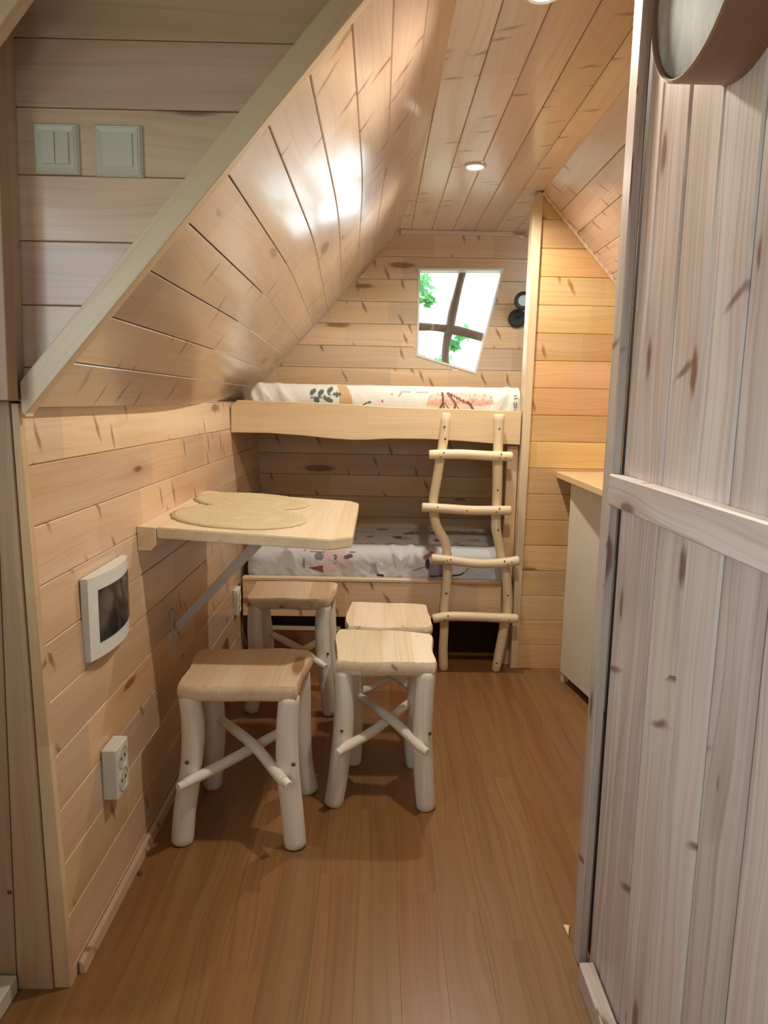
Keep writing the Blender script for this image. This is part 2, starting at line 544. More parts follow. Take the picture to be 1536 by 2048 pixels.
def lathe_bm(profile, c, axis, seg=32):
    """profile: (radius, height along axis) pairs."""
    bm = bmesh.new()
    ax = V3(axis).normalized()
    a = ax.orthogonal().normalized()
    b = ax.cross(a)
    rings = []
    for r, h in profile:
        if r < 1e-6:
            rings.append([bm.verts.new(V3(c) + ax * h)])
        else:
            rings.append([bm.verts.new(V3(c) + ax * h + (a * math.cos(2 * math.pi * k / seg) + b * math.sin(2 * math.pi * k / seg)) * r) for k in range(seg)])
    for i in range(len(rings) - 1):
        p, q = rings[i], rings[i + 1]
        for k in range(seg):
            k2 = (k + 1) % seg
            if len(p) == 1 and len(q) == 1:
                continue
            if len(p) == 1:
                bm.faces.new((p[0], q[k], q[k2]))
            elif len(q) == 1:
                bm.faces.new((p[k], p[k2], q[0]))
            else:
                bm.faces.new((p[k], p[k2], q[k2], q[k]))
    bmesh.ops.recalc_face_normals(bm, faces=bm.faces)
    return bm


def lathe(name, profile, c, axis, mat, parent=None, seg=32, label=None):
    bm = lathe_bm(profile, c, axis, seg)
    uvmap(bm, V3(axis).orthogonal())
    o = link(name, bm, mat, parent, label=label)
    for p in o.data.polygons:
        p.use_smooth = True
    o.data.set_sharp_from_angle(angle=math.radians(35))
    return o


def screw(pos, nrm, r, parent, name='screw', mat=None):
    return lathe(name, [(0, 0.0012), (r * 0.8, 0.0012), (r, -0.002), (0, -0.002)], pos, nrm, mat or M['screw'], parent, seg=8)


# ------------------------------------------------------------------ boarding
def clip(poly, a, b, c):
    """keep a*u + b*v <= c"""
    out = []
    n = len(poly)
    for i in range(n):
        p, q = poly[i], poly[(i + 1) % n]
        dp, dq = a * p[0] + b * p[1] - c, a * q[0] + b * q[1] - c
        if dp <= 1e-9:
            out.append(p)
        if (dp < -1e-9 and dq > 1e-9) or (dp > 1e-9 and dq < -1e-9):
            t = dp / (dp - dq)
            out.append((p[0] + t * (q[0] - p[0]), p[1] + t * (q[1] - p[1])))
    cleaned = []
    for p in out:
        if not cleaned or math.hypot(p[0] - cleaned[-1][0], p[1] - cleaned[-1][1]) > 1e-6:
            cleaned.append(p)
    if len(cleaned) > 1 and math.hypot(cleaned[0][0] - cleaned[-1][0], cleaned[0][1] - cleaned[-1][1]) < 1e-6:
        cleaned.pop()
    return cleaned if len(cleaned) > 2 else []


def subtract(poly, hole):
    """poly minus a convex counter-clockwise hole -> convex pieces"""
    pieces, rest = [], poly
    n = len(hole)
    for i in range(n):
        (x0, y0), (x1, y1) = hole[i], hole[(i + 1) % n]
        a, b = (y1 - y0), -(x1 - x0)          # outward normal of a ccw edge
        c = a * x0 + b * y0
        out = clip(rest, -a, -b, -c)
        if out:
            pieces.append(out)
        rest = clip(rest, a, b, c)
        if not rest:
            break
    return pieces


def boarding(parent, O, U, V, poly, pitch, off, mat, gap=0.0012, cham=0.0022, thick=0.012, hole=None, name='plank', ends=None, stagger=0.0006):
    """Boards run along U, stacked along V; the seen face looks along U x V. Each board is its own part."""
    O, U, V = V3(O), V3(U).normalized(), V3(V).normalized()
    N = U.cross(V)
    v0 = min(p[1] for p in poly)
    v1 = max(p[1] for p in poly)
    k = math.floor((v0 - off) / pitch)
    made = []
    while off + k * pitch < v1 - 1e-4:
        lo, hi = off + k * pitch + gap / 2, off + (k + 1) * pitch - gap / 2
        k += 1
        spans = [(-99, 99)]
        if ends:
            spans = ends(k)
        for s0, s1 in spans:
            p = clip(clip(poly, 0, -1, -(lo + cham)), 0, 1, hi - cham)
            if p:
                p = clip(clip(p, -1, 0, -(s0 + gap / 3)), 1, 0, s1 - gap / 3) if p else p
            if not p:
                continue
            pcs = subtract(p, hole) if hole else [p]
            if not pcs:
                continue
            bm = bmesh.new()
            lay = bm.loops.layers.uv.verify()
            proud = random.uniform(0, stagger)

            def P(u, v, d):
                return O + U * u + V * v + N * (d + proud)

            def face(pts):
                vs = [bm.verts.new(P(*q)) for q in pts]
                f = bm.faces.new(vs)
                for l, q in zip(f.loops, pts):
                    l[lay].uv = (q[0], q[1] - q[2])
            for pc in pcs:
                face([(u, v, 0.0) for u, v in pc])
                n = len(pc)
                for i in range(n):
                    a, b = pc[i], pc[(i + 1) % n]
                    e = None
                    if abs(a[1] - (lo + cham)) < 1e-6 and abs(b[1] - (lo + cham)) < 1e-6:
                        e = -cham
                    elif abs(a[1] - (hi - cham)) < 1e-6 and abs(b[1] - (hi - cham)) < 1e-6:
                        e = cham
                    if e is None:
                        face([(*b, 0), (*a, 0), (*a, -thick), (*b, -thick)])
                    else:
                        a2, b2 = (a[0], a[1] + e), (b[0], b[1] + e)
                        face([(*b, 0), (*a, 0), (*a2, -cham), (*b2, -cham)])
                        face([(*b2, -cham), (*a2, -cham), (*a2, -thick), (*b2, -thick)])
            bmesh.ops.remove_doubles(bm, verts=bm.verts, dist=1e-6)
            made.append(link_raw(name, bm, mat, parent))
    return made


def link_raw(name, bm, mat, parent):
    me = bpy.data.meshes.new(name)
    cen = sum((v.co for v in bm.verts), V3((0, 0, 0))) / len(bm.verts)
    bmesh.ops.translate(bm, verts=bm.verts, vec=-cen)
    bm.to_mesh(me)
    bm.free()
    me.materials.append(mat)
    o = bpy.data.objects.new(name, me)
    COL.objects.link(o)
    o.parent = parent
    o.location = cen - base_of(parent)
    WORLD[o.name] = cen
    return o


def structure(o):
    o['kind'] = 'structure'
    return o


# ================================================================== THE SHELL
FY, BY = -1.0, 3.85          # front wall and back wall
YT, YK, YP = 1.304, 2.20, 3.133   # gable with the switches, bend of the slope, bunk partition
ZC = 2.085

# floor
floor = structure(box('floor', (-1.0, FY, -0.05), (1.35, BY + 0.1, -0.0065), M['floor']))


def floor_ends(k):
    r = random.Random(k * 31 + 5)
    y = FY - r.uniform(0, 0.9)
    out = []
    while y < BY:
        n = y + r.choice([0.62, 0.85, 1.1, 0.95])
        out.append((y, n))
        y = n
    return out


boarding(floor, (0, 0, 0), (0, 1, 0), (-1, 0, 0), [(FY, -1.3), (BY, -1.3), (BY, 1.0), (FY, 1.0)], 0.0975, 0.03, M['floor'],
         gap=0.0003, cham=0.0002, thick=0.006, ends=floor_ends, stagger=0.0)

# left knee wall (leans outward)
lean = V3((-0.0325, 0, 1.0)).normalized()
wl = structure(prism('wall_left', [(-0.627, YT + 0.01, 0.0), (-0.627, BY + 0.05, 0.0), (-0.666, BY + 0.05, 1.195), (-0.666, YT + 0.01, 1.195)], (-0.05, 0, 0), M['dark_gap']))
boarding(wl, (-0.612, 0, 0), (0, 1, 0), lean, [(YT + 0.006, 0), (BY, 0), (BY, 1.192), (YT + 0.006, 1.192)], 0.1158, 0.030, M['wall'])

# left slope: three stations, bent at YK
sl0, sl1 = V3((-0.627, 0, 1.178)), V3((0.158, 0, 2.085))
bk0, bk1 = V3((-0.728, 0, 1.185)), V3((0.103, 0, 2.092))


def slope_pt(t, y):
    a = sl0.lerp(sl1, t)
    b = bk0.lerp(bk1, t)
    s = 0.0 if y <= YK else (y - YK) / (BY - YK)
    p = a.lerp(b, s)
    return V3((p.x, y, p.z))


ns = V3((sl1.z - sl0.z, 0, -(sl1.x - sl0.x))).normalized()     # into the room
csl = structure(prism('ceiling_left', [slope_pt(0, YT + 0.01) - ns * 0.016, slope_pt(1, YT + 0.01) - ns * 0.016, slope_pt(1, YK) - ns * 0.016,
                                       slope_pt(0, YK) - ns * 0.016], -ns * 0.03, M['dark_gap']))
NS = 11
for i in range(NS):
    bm = bmesh.new()
    lay = bm.loops.layers.uv.verify()
    e = 0.007
    ch = 0.018
    t0, t1 = i / NS + e / NS, (i + 1) / NS - e / NS
    ys = [YT + 0.004, 1.60, 1.90, 2.0, 2.08, 2.14, 2.20, 2.26, 2.32, 2.40, 2.5, 2.8, 3.2, BY + 0.01]
    rows = []
    for y in ys:
        # soften the bend a little
        def pt(t, d):
            q = slope_pt(t, y)
            a = 0.25
            if abs(y - YK) < a:
                w_ = (y - (YK - a)) / (2 * a)
                p0, p1, p2 = slope_pt(t, YK - a), slope_pt(t, YK), slope_pt(t, YK + a)
                q = p0 * (1 - w_) ** 2 + p1 * 2 * w_ * (1 - w_) + p2 * w_ ** 2
                q.y = y
            return q - ns * d
        rows.append([pt(t0, 0.012), pt(t0, 0.0025), pt(t0 + ch / NS, 0), pt(t1 - ch / NS, 0), pt(t1, 0.0025), pt(t1, 0.012)])
    vr = [[bm.verts.new(p) for p in r] for r in rows]
    w = [0, 0.01, 0.012, 0.104, 0.106, 0.116]
    for j in range(len(ys) - 1):
        for k in range(5):
            f = bm.faces.new((vr[j][k], vr[j][k + 1], vr[j + 1][k + 1], vr[j + 1][k]))
            for l, (jj, kk) in zip(f.loops, ((j, k), (j, k + 1), (j + 1, k + 1), (j + 1, k))):
                l[lay].uv = (ys[jj], w[kk])
    bmesh.ops.recalc_face_normals(bm, faces=bm.faces)
    o = link_raw('plank', bm, M['slope'], csl)
    for p in o.data.polygons:
        p.use_smooth = True
    o.data.set_sharp_from_angle(angle=math.radians(12))

# flat ceiling
ceil = structure(box('ceiling', (-0.85, FY, ZC + 0.014), (0.72, BY + 0.1, ZC + 0.05), M['dark_gap']))
boarding(ceil, (0, 0, ZC), (0, 1, 0), (1, 0, 0), [(YT, 0.09), (YT, 0.675), (BY, 0.675), (BY, 0.09)][::-1], 0.108, 0.045, M['ceil'], hole=None)
boarding(ceil, (0, 0, ZC), (0, 1, 0), (1, 0, 0), [(FY, -0.8), (FY, 0.675), (YT, 0.675), (YT, -0.8)], 0.108, 0.045, M['ceil'])

boarding(ceil, (0, 0, ZC), (0, 1, 0), (1, 0, 0), [(YP + 0.052, 0.675), (BY, 0.675), (BY, 1.25), (YP + 0.052, 1.25)], 0.108, 0.045, M['ceil'])
structure(box('ceiling_nook', (0.72, YP + 0.055, ZC + 0.014), (1.30, BY + 0.1, ZC + 0.05), M['dark_gap']))
structure(box('wall_nook', (1.26, YP + 0.05, 1.47), (1.31, BY + 0.1, ZC + 0.05), M['wall']))
# right slope above the kitchen
rs_v = V3((0.58, 0, -0.63)).normalized()
csr = structure(prism('ceiling_right', [(0.695, FY, 2.10), (1.275, FY, 1.47), (1.275, YP + 0.06, 1.47), (0.695, YP + 0.06, 2.10)], (0.03, 0, 0.028), M['dark_gap']))
boarding(csr, (0.672, 0, 2.085), (0, 1, 0), rs_v, [(FY, 0), (YP + 0.05, 0), (YP + 0.05, 0.86), (FY, 0.86)], 0.112, 0.0, M['ceil'])

# gable wall carrying the switches
wg = structure(prism('wall_gable', [(-0.70, YT + 0.022, 1.19), (-0.64, YT + 0.022, 1.19), (0.135, YT + 0.022, 2.085), (-0.70, YT + 0.022, 2.085)], (0, 0.02, 0), M['dark_gap']))
boarding(wg, (0, YT + 0.008, 0), (1, 0, 0), (0, 0, 1), [(-0.70, 1.19), (-0.632, 1.19), (0.140, 2.085), (-0.70, 2.085)], 0.1095, 1.0317 + 0.0, M['switchwall'], cham=0.0016)
# sloping edge trim along the gable
td = (sl1 - sl0).normalized()
tn = V3((-td.z, 0, td.x))           # up-left
a0 = V3((sl0.x, 0, sl0.z)) - td * 0.012 - tn * 0.004
a1 = V3((sl1.x, 0, sl1.z)) + td * 0.02 - tn * 0.004
tp = [a0 + V3((0.003, 0, 0.002)), a1, a1 + tn * 0.042, V3((-0.637, 0, a0.z + 0.058)), V3((-0.637, 0, a0.z + 0.004)), V3((-0.629, 0, a0.z - 0.004))]
structure(prism('trim_1', [V3((p.x, YT - 0.020, p.z)) for p in tp], (0, 0.030, 0), M['trim'], grain=td, bevel=0.002))

# jamb boards below the gable and the post beside it
jt = 1.19
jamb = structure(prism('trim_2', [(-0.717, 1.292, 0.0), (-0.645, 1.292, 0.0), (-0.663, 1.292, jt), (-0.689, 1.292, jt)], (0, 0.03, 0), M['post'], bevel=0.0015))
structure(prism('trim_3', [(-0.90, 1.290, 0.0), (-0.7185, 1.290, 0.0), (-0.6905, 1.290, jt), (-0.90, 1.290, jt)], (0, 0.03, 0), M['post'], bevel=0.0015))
structure(prism('trim_4', [(-0.6435, 1.297, 0.0), (-0.610, 1.297, 0.0), (-0.6485, 1.297, jt - 0.004), (-0.6615, 1.297, jt - 0.004)], (0, 0.02, 0), M['wall'], bevel=0.001))
structure(prism('trim_5', [(-0.90, 1.272, jt + 0.002), (-0.643, 1.272, jt + 0.002), (-0.617, 1.272, 2.08), (-0.90, 1.272, 2.08)], (0, 0.04, 0), M['wall'], bevel=0.002))
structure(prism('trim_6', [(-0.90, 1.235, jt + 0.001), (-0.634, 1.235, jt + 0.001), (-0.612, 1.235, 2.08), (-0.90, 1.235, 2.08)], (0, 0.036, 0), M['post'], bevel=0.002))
lathe('knot_hole', [(0, 0.0008), (0.005, 0.0008), (0.0055, -0.003), (0, -0.003)], (-0.719, 1.2905, 0.22), (0, -1, 0), M['screw'], jamb, seg=10)
# sloping rafter board in the near corner
structure(prism('trim_7', [(-0.62, 1.17, 1.70), (-0.30, 1.17, 2.085), (-0.40, 1.17, 2.085), (-0.70, 1.17, 1.72)], (0, 0.03, 0), M['trim'], grain=(0.6, 0, 0.75), bevel=0.002))

# entrance side wall and front wall; unseen openings added and sized for daylight
bm = bmesh.new()
add_box(bm, (-0.90, FY, 0.0), (-0.85, -0.30, ZC))
add_box(bm, (-0.90, 0.82, 0.0), (-0.85, YT + 0.02, ZC))
add_box(bm, (-0.90, -0.30, 1.70), (-0.85, 0.82, ZC))
add_box(bm, (-0.90, -0.30, 0.0), (-0.85, 0.82, 0.88))
uvmap(bm, (0, 0, 1))
structure(link('wall_entrance', bm, M['wall']))
bm = bmesh.new()
add_box(bm, (-0.90, FY - 0.05, 0.0), (-0.50, FY, ZC + 0.02))
add_box(bm, (0.30, FY - 0.05, 0.0), (1.35, FY, ZC + 0.02))
add_box(bm, (-0.50, FY - 0.05, 0.0), (0.30, FY, 1.24))
add_box(bm, (-0.50, FY - 0.05, 1.66), (0.30, FY, ZC + 0.02))
uvmap(bm, (1, 0, 0))
structure(link('wall_front', bm, M['wall']))
structure(box('door_sill', (-1.02, 0.0, 0.0), (-0.712, 1.286, 0.04), M['threshold'], bevel=0.003))
structure(box('wall_kitchen', (1.26, FY, 0.0), (1.31, BY + 0.1, 1.48), M['wall']))

# back wall with the skewed window opening
hole = [(0.197, 1.448), (0.517, 1.360), (0.642, 1.903), (0.196, 1.894)]
bm = bmesh.new()
for pc in subtract([(-0.80, 0.0), (1.26, 0.0), (1.26, 2.13), (-0.80, 2.13)], [(0.185, 1.437), (0.523, 1.346), (0.655, 1.914), (0.184, 1.906)]):
    vs = [bm.verts.new((u, BY + 0.014, v)) for u, v in pc]
    ws = [bm.verts.new((u, BY + 0.08, v)) for u, v in pc]
    bm.faces.new(vs)
    bm.faces.new(ws[::-1])
    for i in range(len(vs)):
        bm.faces.new((vs[i], ws[i], ws[(i + 1) % len(vs)], vs[(i + 1) % len(vs)]))
wb = structure(link('wall_back', bm, M['dark_gap']))
boarding(wb, (0, BY, 0), (1, 0, 0), (0, 0, 1), [(-0.74, 0.0), (1.25, 0.0), (1.25, 2.09), (-0.74, 2.09)], 0.1145, 0.5785 - 0.1145 * 5, M['wall'], hole=hole)
# thin cover strips where the back wall meets the ceiling and the slope
structure(prism('trim_8', [(0.098, BY - 0.014, 2.062), (0.70, BY - 0.014, 2.062), (0.72, BY - 0.014, 2.05), (0.74, BY - 0.014, 2.05), (0.74, BY - 0.014, 2.084), (0.098, BY - 0.014, 2.084)],
                (0, 0.014, 0), M['slope'], grain=(1, 0, 0), bevel=0.002))
bd = (bk1 - bk0).normalized()
bn = V3((bd.z, 0, -bd.x))
q0, q1 = V3((bk0.x, BY - 0.012, bk0.z)) + bd * 0.02, V3((bk1.x, BY - 0.012, bk1.z)) - bd * 0.02
structure(prism('trim_9', [q0, q1, q1 + bn * 0.010, q0 + bn * 0.010], (0, 0.012, 0), M['slope'], grain=bd))

# the skewed window: frame, pane, two rustic bars
win = structure(bpy.data.objects.new('window_1', None))
COL.objects.link(win)
win.location = (0.40, BY + 0.05, 1.36)
WORLD[win.name] = V3(win.location)
win['label'] = 'skewed four-sided window with dark crossbars in the back wall above the upper bunk'


def inset_quad(q, d):
    c = (sum(p[0] for p in q) / 4, sum(p[1] for p in q) / 4)
    n = len(q)
    lines = []
    for i in range(n):
        (x0, y0), (x1, y1) = q[i], q[(i + 1) % n]
        nx, ny = -(y1 - y0), (x1 - x0)
        l = math.hypot(nx, ny)
        nx, ny = nx / l, ny / l
        lines.append((nx, ny, nx * x0 + ny * y0 + d))
    out = []
    for i in range(n):
        a, b = lines[i - 1], lines[i]
        det = a[0] * b[1] - a[1] * b[0]
        out.append(((a[2] * b[1] - a[1] * b[2]) / det, (a[0] * b[2] - a[2] * b[0]) / det))
    return out


inner = inset_quad(hole, 0.010)
outer = inset_quad(hole, -0.001)
for i in range(4):
    j = (i + 1) % 4
    poly = [(outer[i][0], BY - 0.006, outer[i][1]), (outer[j][0], BY - 0.006, outer[j][1]), (inner[j][0], BY - 0.006, inner[j][1]), (inner[i][0], BY - 0.006, inner[i][1])]
    prism('frame_bar', poly, (0, 0.085, 0), M['white_trim'], win, grain=(1, 0, 0))
prism('pane', [(p[0], BY + 0.055, p[1]) for p in inner], (0, 0.004, 0), M['glass'], win)
tube('muntin', [(0.436, BY + 0.085, 1.905, 0.021), (0.405, BY + 0.085, 1.762, 0.020), (0.381, BY + 0.085, 1.636, 0.025), (0.359, BY + 0.085, 1.502, 0.022), (0.361, BY + 0.085, 1.39, 0.024)],
     M['bark'], win, seg=8, lump=0.25, seed=1)
tube('muntin', [(0.19, BY + 0.087, 1.611, 0.023), (0.321, BY + 0.087, 1.604, 0.021), (0.435, BY + 0.087, 1.590, 0.024), (0.60, BY + 0.087, 1.552, 0.023)],
     M['bark'], win, seg=8, lump=0.2, seed=2)

# partition between bunks and kitchen
wp = structure(prism('wall_partition', [(0.655, YP + 0.014, 0.0), (1.26, YP + 0.014, 0.0), (1.26, YP + 0.014, 1.45), (0.668, YP + 0.014, 2.085), (0.655, YP + 0.014, 2.085)], (0, 0.05, 0), M['partition'], grain=(1, 0, 0)))
boarding(wp, (0, YP, 0), (1, 0, 0), (0, 0, 1), [(0.655, 0.0), (1.25, 0.0), (1.25, 1.46), (0.672, 2.085), (0.655, 2.085)], 0.1165, 0.1107 - 0.1165, M['partition'])
structure(prism('trim_10', [(0.630, YP - 0.010, 0.0), (0.661, YP - 0.010, 0.0), (0.673, YP - 0.010, 2.075), (0.655, YP - 0.010, 2.082), (0.634, YP - 0.010, 2.05)], (0, 0.075, 0), M['trim'], bevel=0.002))
bm = bmesh.new()
NR_, NS_ = 240, 12
ra, rb = V3((0.672, YP - 0.008, 2.080)), V3((1.25, YP - 0.008, 1.455))
rt = (rb - ra).normalized()
r1 = V3((0, 1, 0))
r2 = rt.cross(r1)
prev = None
for i in range(NR_ + 1):
    c = ra.lerp(rb, i / NR_)
    tw = (rb - ra).length * i / NR_ / 0.034 * 2 * math.pi / 3
    ring = []
    for k in range(NS_):
        an = 2 * math.pi * k / NS_
        r = 0.0078 + 0.0017 * math.cos(3 * (an - tw))
        ring.append(bm.verts.new(c + (r1 * math.cos(an) + r2 * math.sin(an)) * r))
    if prev:
        for k in range(NS_):
            bm.faces.new((prev[k], prev[(k + 1) % NS_], ring[(k + 1) % NS_], ring[k]))
    else:
        bm.faces.new(ring[::-1])
    prev = ring
bm.faces.new(prev)
bmesh.ops.recalc_face_normals(bm, faces=bm.faces)
uvmap(bm, rt)
structure(link('trim_11', bm, M['trim'], smooth=True))

# plank partition on the right, seen edge-on
PX = 0.475
wr = structure(box('wall_right', (PX + 0.014, -0.6, 0.0), (PX + 0.035, 1.415, ZC), M['black_gap'], grain=(0, 0, 1)))
boarding(wr, (PX, 0, 0), (0, 0, 1), (0, 1, 0), [(0.0, -0.6), (ZC, -0.6), (ZC, 1.357), (0.0, 1.357)], 0.116, 1.293 - 0.116 * 17, M['panel'], gap=0.005, cham=0.0035, thick=0.013, stagger=0.002)
box('stile', (0.454, 1.371, 0.0), (0.474, 1.418, ZC), M['panel'], wr, grain=(0, 0, 1), bevel=0.0025)
box('rail', (0.450, -0.6, 1.012), (PX - 0.0002, 1.3705, 1.072), M['panel'], wr, grain=(0, 1, 0), bevel=0.003)
structure(box('baseboard_right', (0.440, -0.6, 0.0), (PX - 0.004, 1.322, 0.052), M['panel'], grain=(0, 1, 0), bevel=0.003))
# skirting strip along the left wall
structure(prism('baseboard_left', [(-0.608, 1.335, 0.0), (-0.596, 1.335, 0.0), (-0.600, 1.335, 0.022), (-0.609, 1.335, 0.028)], (0, 1.78, 0), M['wall'], grain=(0, 1, 0)))

# ================================================================== LAMPS


def ceiling_spot(x, y, label):
    t = thing('ceiling_spotlight', (x, y, ZC), label, 'ceiling light', 'round downlights set into the boarded ceiling')
    lathe('bezel', [(0.043, 0.0), (0.043, -0.005), (0.036, -0.008), (0.030, -0.005), (0.030, 0.0)], (x, y, ZC), (0, 0, 1), M['white_plastic'], t)
    lathe('lens', [(0, -0.004), (0.031, -0.003), (0.031, 0.0), (0, 0.0)], (x, y, ZC), (0, 0, 1), M['lamp'], t)
    ld = bpy.data.lights.new('spot_bulb', 'SPOT')
    ld.energy = SPOT_POWER
    ld.color = SPOT_COLOR
    ld.spot_size = math.radians(165)
    ld.spot_blend = 0.55
    ld.shadow_soft_size = 0.03
    lo = bpy.data.objects.new('spot_bulb', ld)
    COL.objects.link(lo)
    lo.parent = t
    lo.location = (0, 0, -0.012)


ceiling_spot(0.347, 2.83, 'lit round ceiling spotlight in front of the upper bunk')
ceiling_spot(0.341, 1.685, 'lit round ceiling spotlight cut by the top edge of the picture')

# ================================================================== SWITCHES AND SOCKETS


def wall_switch(x0, x1, z0, z1, split, label):
    y = YT + 0.008
    t = thing('light_switch', ((x0 + x1) / 2, y, z0), label, 'light switch', 'light switches on the gable wall')
    bm = prism_bm([(x0, y, z0), (x1, y, z0), (x1, y, z1), (x0, y, z1)], (0, -0.004, 0))
    link('back_plate', bm, M['cream_plastic'], t)
    i = 0.014
    bm = bmesh.new()
    a = [bm.verts.new(p) for p in ((x0, y - 0.004, z0), (x1, y - 0.004, z0), (x1, y - 0.004, z1), (x0, y - 0.004, z1))]
    b = [bm.verts.new(p) for p in ((x0 + 0.005, y - 0.011, z0 + 0.005), (x1 - 0.005, y - 0.011, z0 + 0.005), (x1 - 0.005, y - 0.011, z1 - 0.005), (x0 + 0.005, y - 0.011, z1 - 0.005))]
    c = [bm.verts.new(p) for p in ((x0 + i, y - 0.008, z0 + i), (x1 - i, y - 0.008, z0 + i), (x1 - i, y - 0.008, z1 - i), (x0 + i, y - 0.008, z1 - i))]
    for p, q in ((a, b), (b, c)):
        for k in range(4):
            bm.faces.new((p[k], p[(k + 1) % 4], q[(k + 1) % 4], q[k]))
    bm.faces.new(c)
    bmesh.ops.bevel(bm, geom=[e for e in bm.edges if all(v in b for v in e.verts)], offset=0.002, segments=2, affect='EDGES')
    link('frame', bm, M['cream_plastic'], t)
    n = 2 if split else 1
    w = (x1 - x0 - 2 * i - 0.002) / n
    for k in range(n):
        u0 = x0 + i + 0.001 + k * w
        u1 = u0 + w - 0.0012
        bm = bmesh.new()
        tip = 0.004 if split else 0.002
        vs = [(u0, y - 0.009 - tip, z0 + i + 0.001), (u1, y - 0.009 - tip, z0 + i + 0.001), (u1, y - 0.0115, z1 - i - 0.001), (u0, y - 0.0115, z1 - i - 0.001)]
        bm = prism_bm(vs, (0, 0.006, 0), bevel=0.0008)
        link('rocker', bm, M['cream_plastic'], t)


wall_switch(-0.600, -0.523, 1.580, 1.662, True, 'cream double light switch with two narrow rockers, left of the pair')
wall_switch(-0.496, -0.414, 1.578, 1.662, False, 'cream single light switch with one broad rocker, beside the sloping trim')


def wall_x(z):
    return -0.612 - 0.0325 * z


def socket_box(y0, y1, z0, z1, dx, label):
    zc = (z0 + z1) / 2
    xw = wall_x(zc)
    t = thing('power_socket', (xw, (y0 + y1) / 2, z0), label, 'socket', 'double sockets on the left wall')
    box('housing', (xw, y0, z0), (xw + dx, y1, z1), M['white_plastic'], t, bevel=0.003)
    r = min((y1 - y0) * 0.36, (z1 - z0) * 0.2)
    for z in (z0 + (z1 - z0) * 0.28, z0 + (z1 - z0) * 0.72):
        rim = lathe('outlet', [(r * 1.12, 0.0), (r * 1.12, 0.002), (r, 0.002), (r * 0.97, 0.0006), (0, 0.0006)], (xw + dx, (y0 + y1) / 2, z), (1, 0, 0), M['cream_plastic'], t, seg=20)
        for s in (-1, 1):
            lathe('pin_hole', [(0, 0.001), (r * 0.16, 0.001), (r * 0.16, -0.001), (0, -0.001)], (xw + dx + 0.0006, (y0 + y1) / 2 + s * r * 0.45, z), (1, 0, 0), M['screw'], rim, seg=8)


socket_box(1.530, 1.606, 0.276, 0.400, 0.036, 'white double socket low on the left wall nearest the camera')
socket_box(3.020, 3.092, 0.262, 0.378, 0.022, 'small white double socket on the left wall by the lower bunk')

# distribution box
yc0, yc1, zc0, zc1 = 1.490, 1.735, 0.626, 0.812
fb = thing('fuse_box', (wall_x(0.7), 1.61, zc0), 'white fuse box with a smoked dark cover on the left wall', 'fuse box')
xw = wall_x(0.70)


def bow(y):
    s = (y - (yc0 + yc1) / 2) / ((yc1 - yc0) / 2)
    return 0.016 + 0.018 * (1 - s * s)


def bowed(y0, y1, z0, z1, dx, back, name, mat, bev=0.002):
    bm = bmesh.new()
    n = 12
    f, b = [], []
    for i in range(n + 1):
        y = y0 + (y1 - y0) * i / n
        f.append([bm.verts.new((xw + bow(y) + dx, y, z)) for z in (z0, z1)])
        b.append([bm.verts.new((xw + back, y, z)) for z in (z0, z1)])
    for i in range(n):
        bm.faces.new((f[i][0], f[i + 1][0], f[i + 1][1], f[i][1]))
        bm.faces.new((b[i][0], b[i][1], b[i + 1][1], b[i + 1][0]))
        bm.faces.new((f[i][1], f[i + 1][1], b[i + 1][1], b[i][1]))
        bm.faces.new((f[i][0], b[i][0], b[i + 1][0], f[i + 1][0]))
    bm.faces.new((f[0][0], f[0][1], b[0][1], b[0][0]))
    bm.faces.new((f[n][0], b[n][0], b[n][1], f[n][1]))
    o = link(name, bm, mat, fb)
    for p in o.data.polygons:
        p.use_smooth = True
    o.data.set_sharp_from_angle(angle=math.radians(30))
    return o


bowed(yc0, yc1, zc0, zc1, 0.0, 0.0, 'case', M['white_plastic'])
cover = bowed(yc0 + 0.034, yc1 - 0.004, zc0 + 0.034, zc1 - 0.032, 0.0015, 0.008, 'smoked_door', M['smoked'])
cover['label'] = 'smoked dark see-through door'

# ================================================================== FOLDING TABLE
TS = 0.055


def tz(x):
    return 0.862 - TS * (x + 0.637)


ft = thing('folding_table', (-0.60, 2.26, 0.43), 'pale wooden fold-down table with cut corners on the left wall', 'table')
out = [(-0.588, 1.872), (-0.128, 1.872), (-0.066, 1.935), (-0.066, 2.60), (-0.10, 2.645), (-0.588, 2.635)]
bm = bmesh.new()
tv = [bm.verts.new((x, y, tz(x))) for x, y in out]
bv = [bm.verts.new((x, y, tz(x) - 0.030)) for x, y in out]
bm.faces.new(tv)
bm.faces.new(bv[::-1])
for i in range(len(out)):
    j = (i + 1) % len(out)
    bm.faces.new((tv[i], bv[i], bv[j], tv[j]))
bmesh.ops.recalc_face_normals(bm, faces=bm.faces)
bmesh.ops.bevel(bm, geom=bm.edges[:], offset=0.003, segments=2, affect='EDGES')
uvmap(bm, (0, 1, 0))
link('tabletop', bm, M['table'], ft)
prism('wall_cleat', [(-0.637, 1.868, 0.796), (-0.601, 1.868, 0.796), (-0.589, 1.868, 0.812), (-0.589, 1.868, 0.8595), (-0.6385, 1.868, 0.862)], (0, 0.772, 0), M['table'], ft, grain=(0, 1, 0), bevel=0.0015)
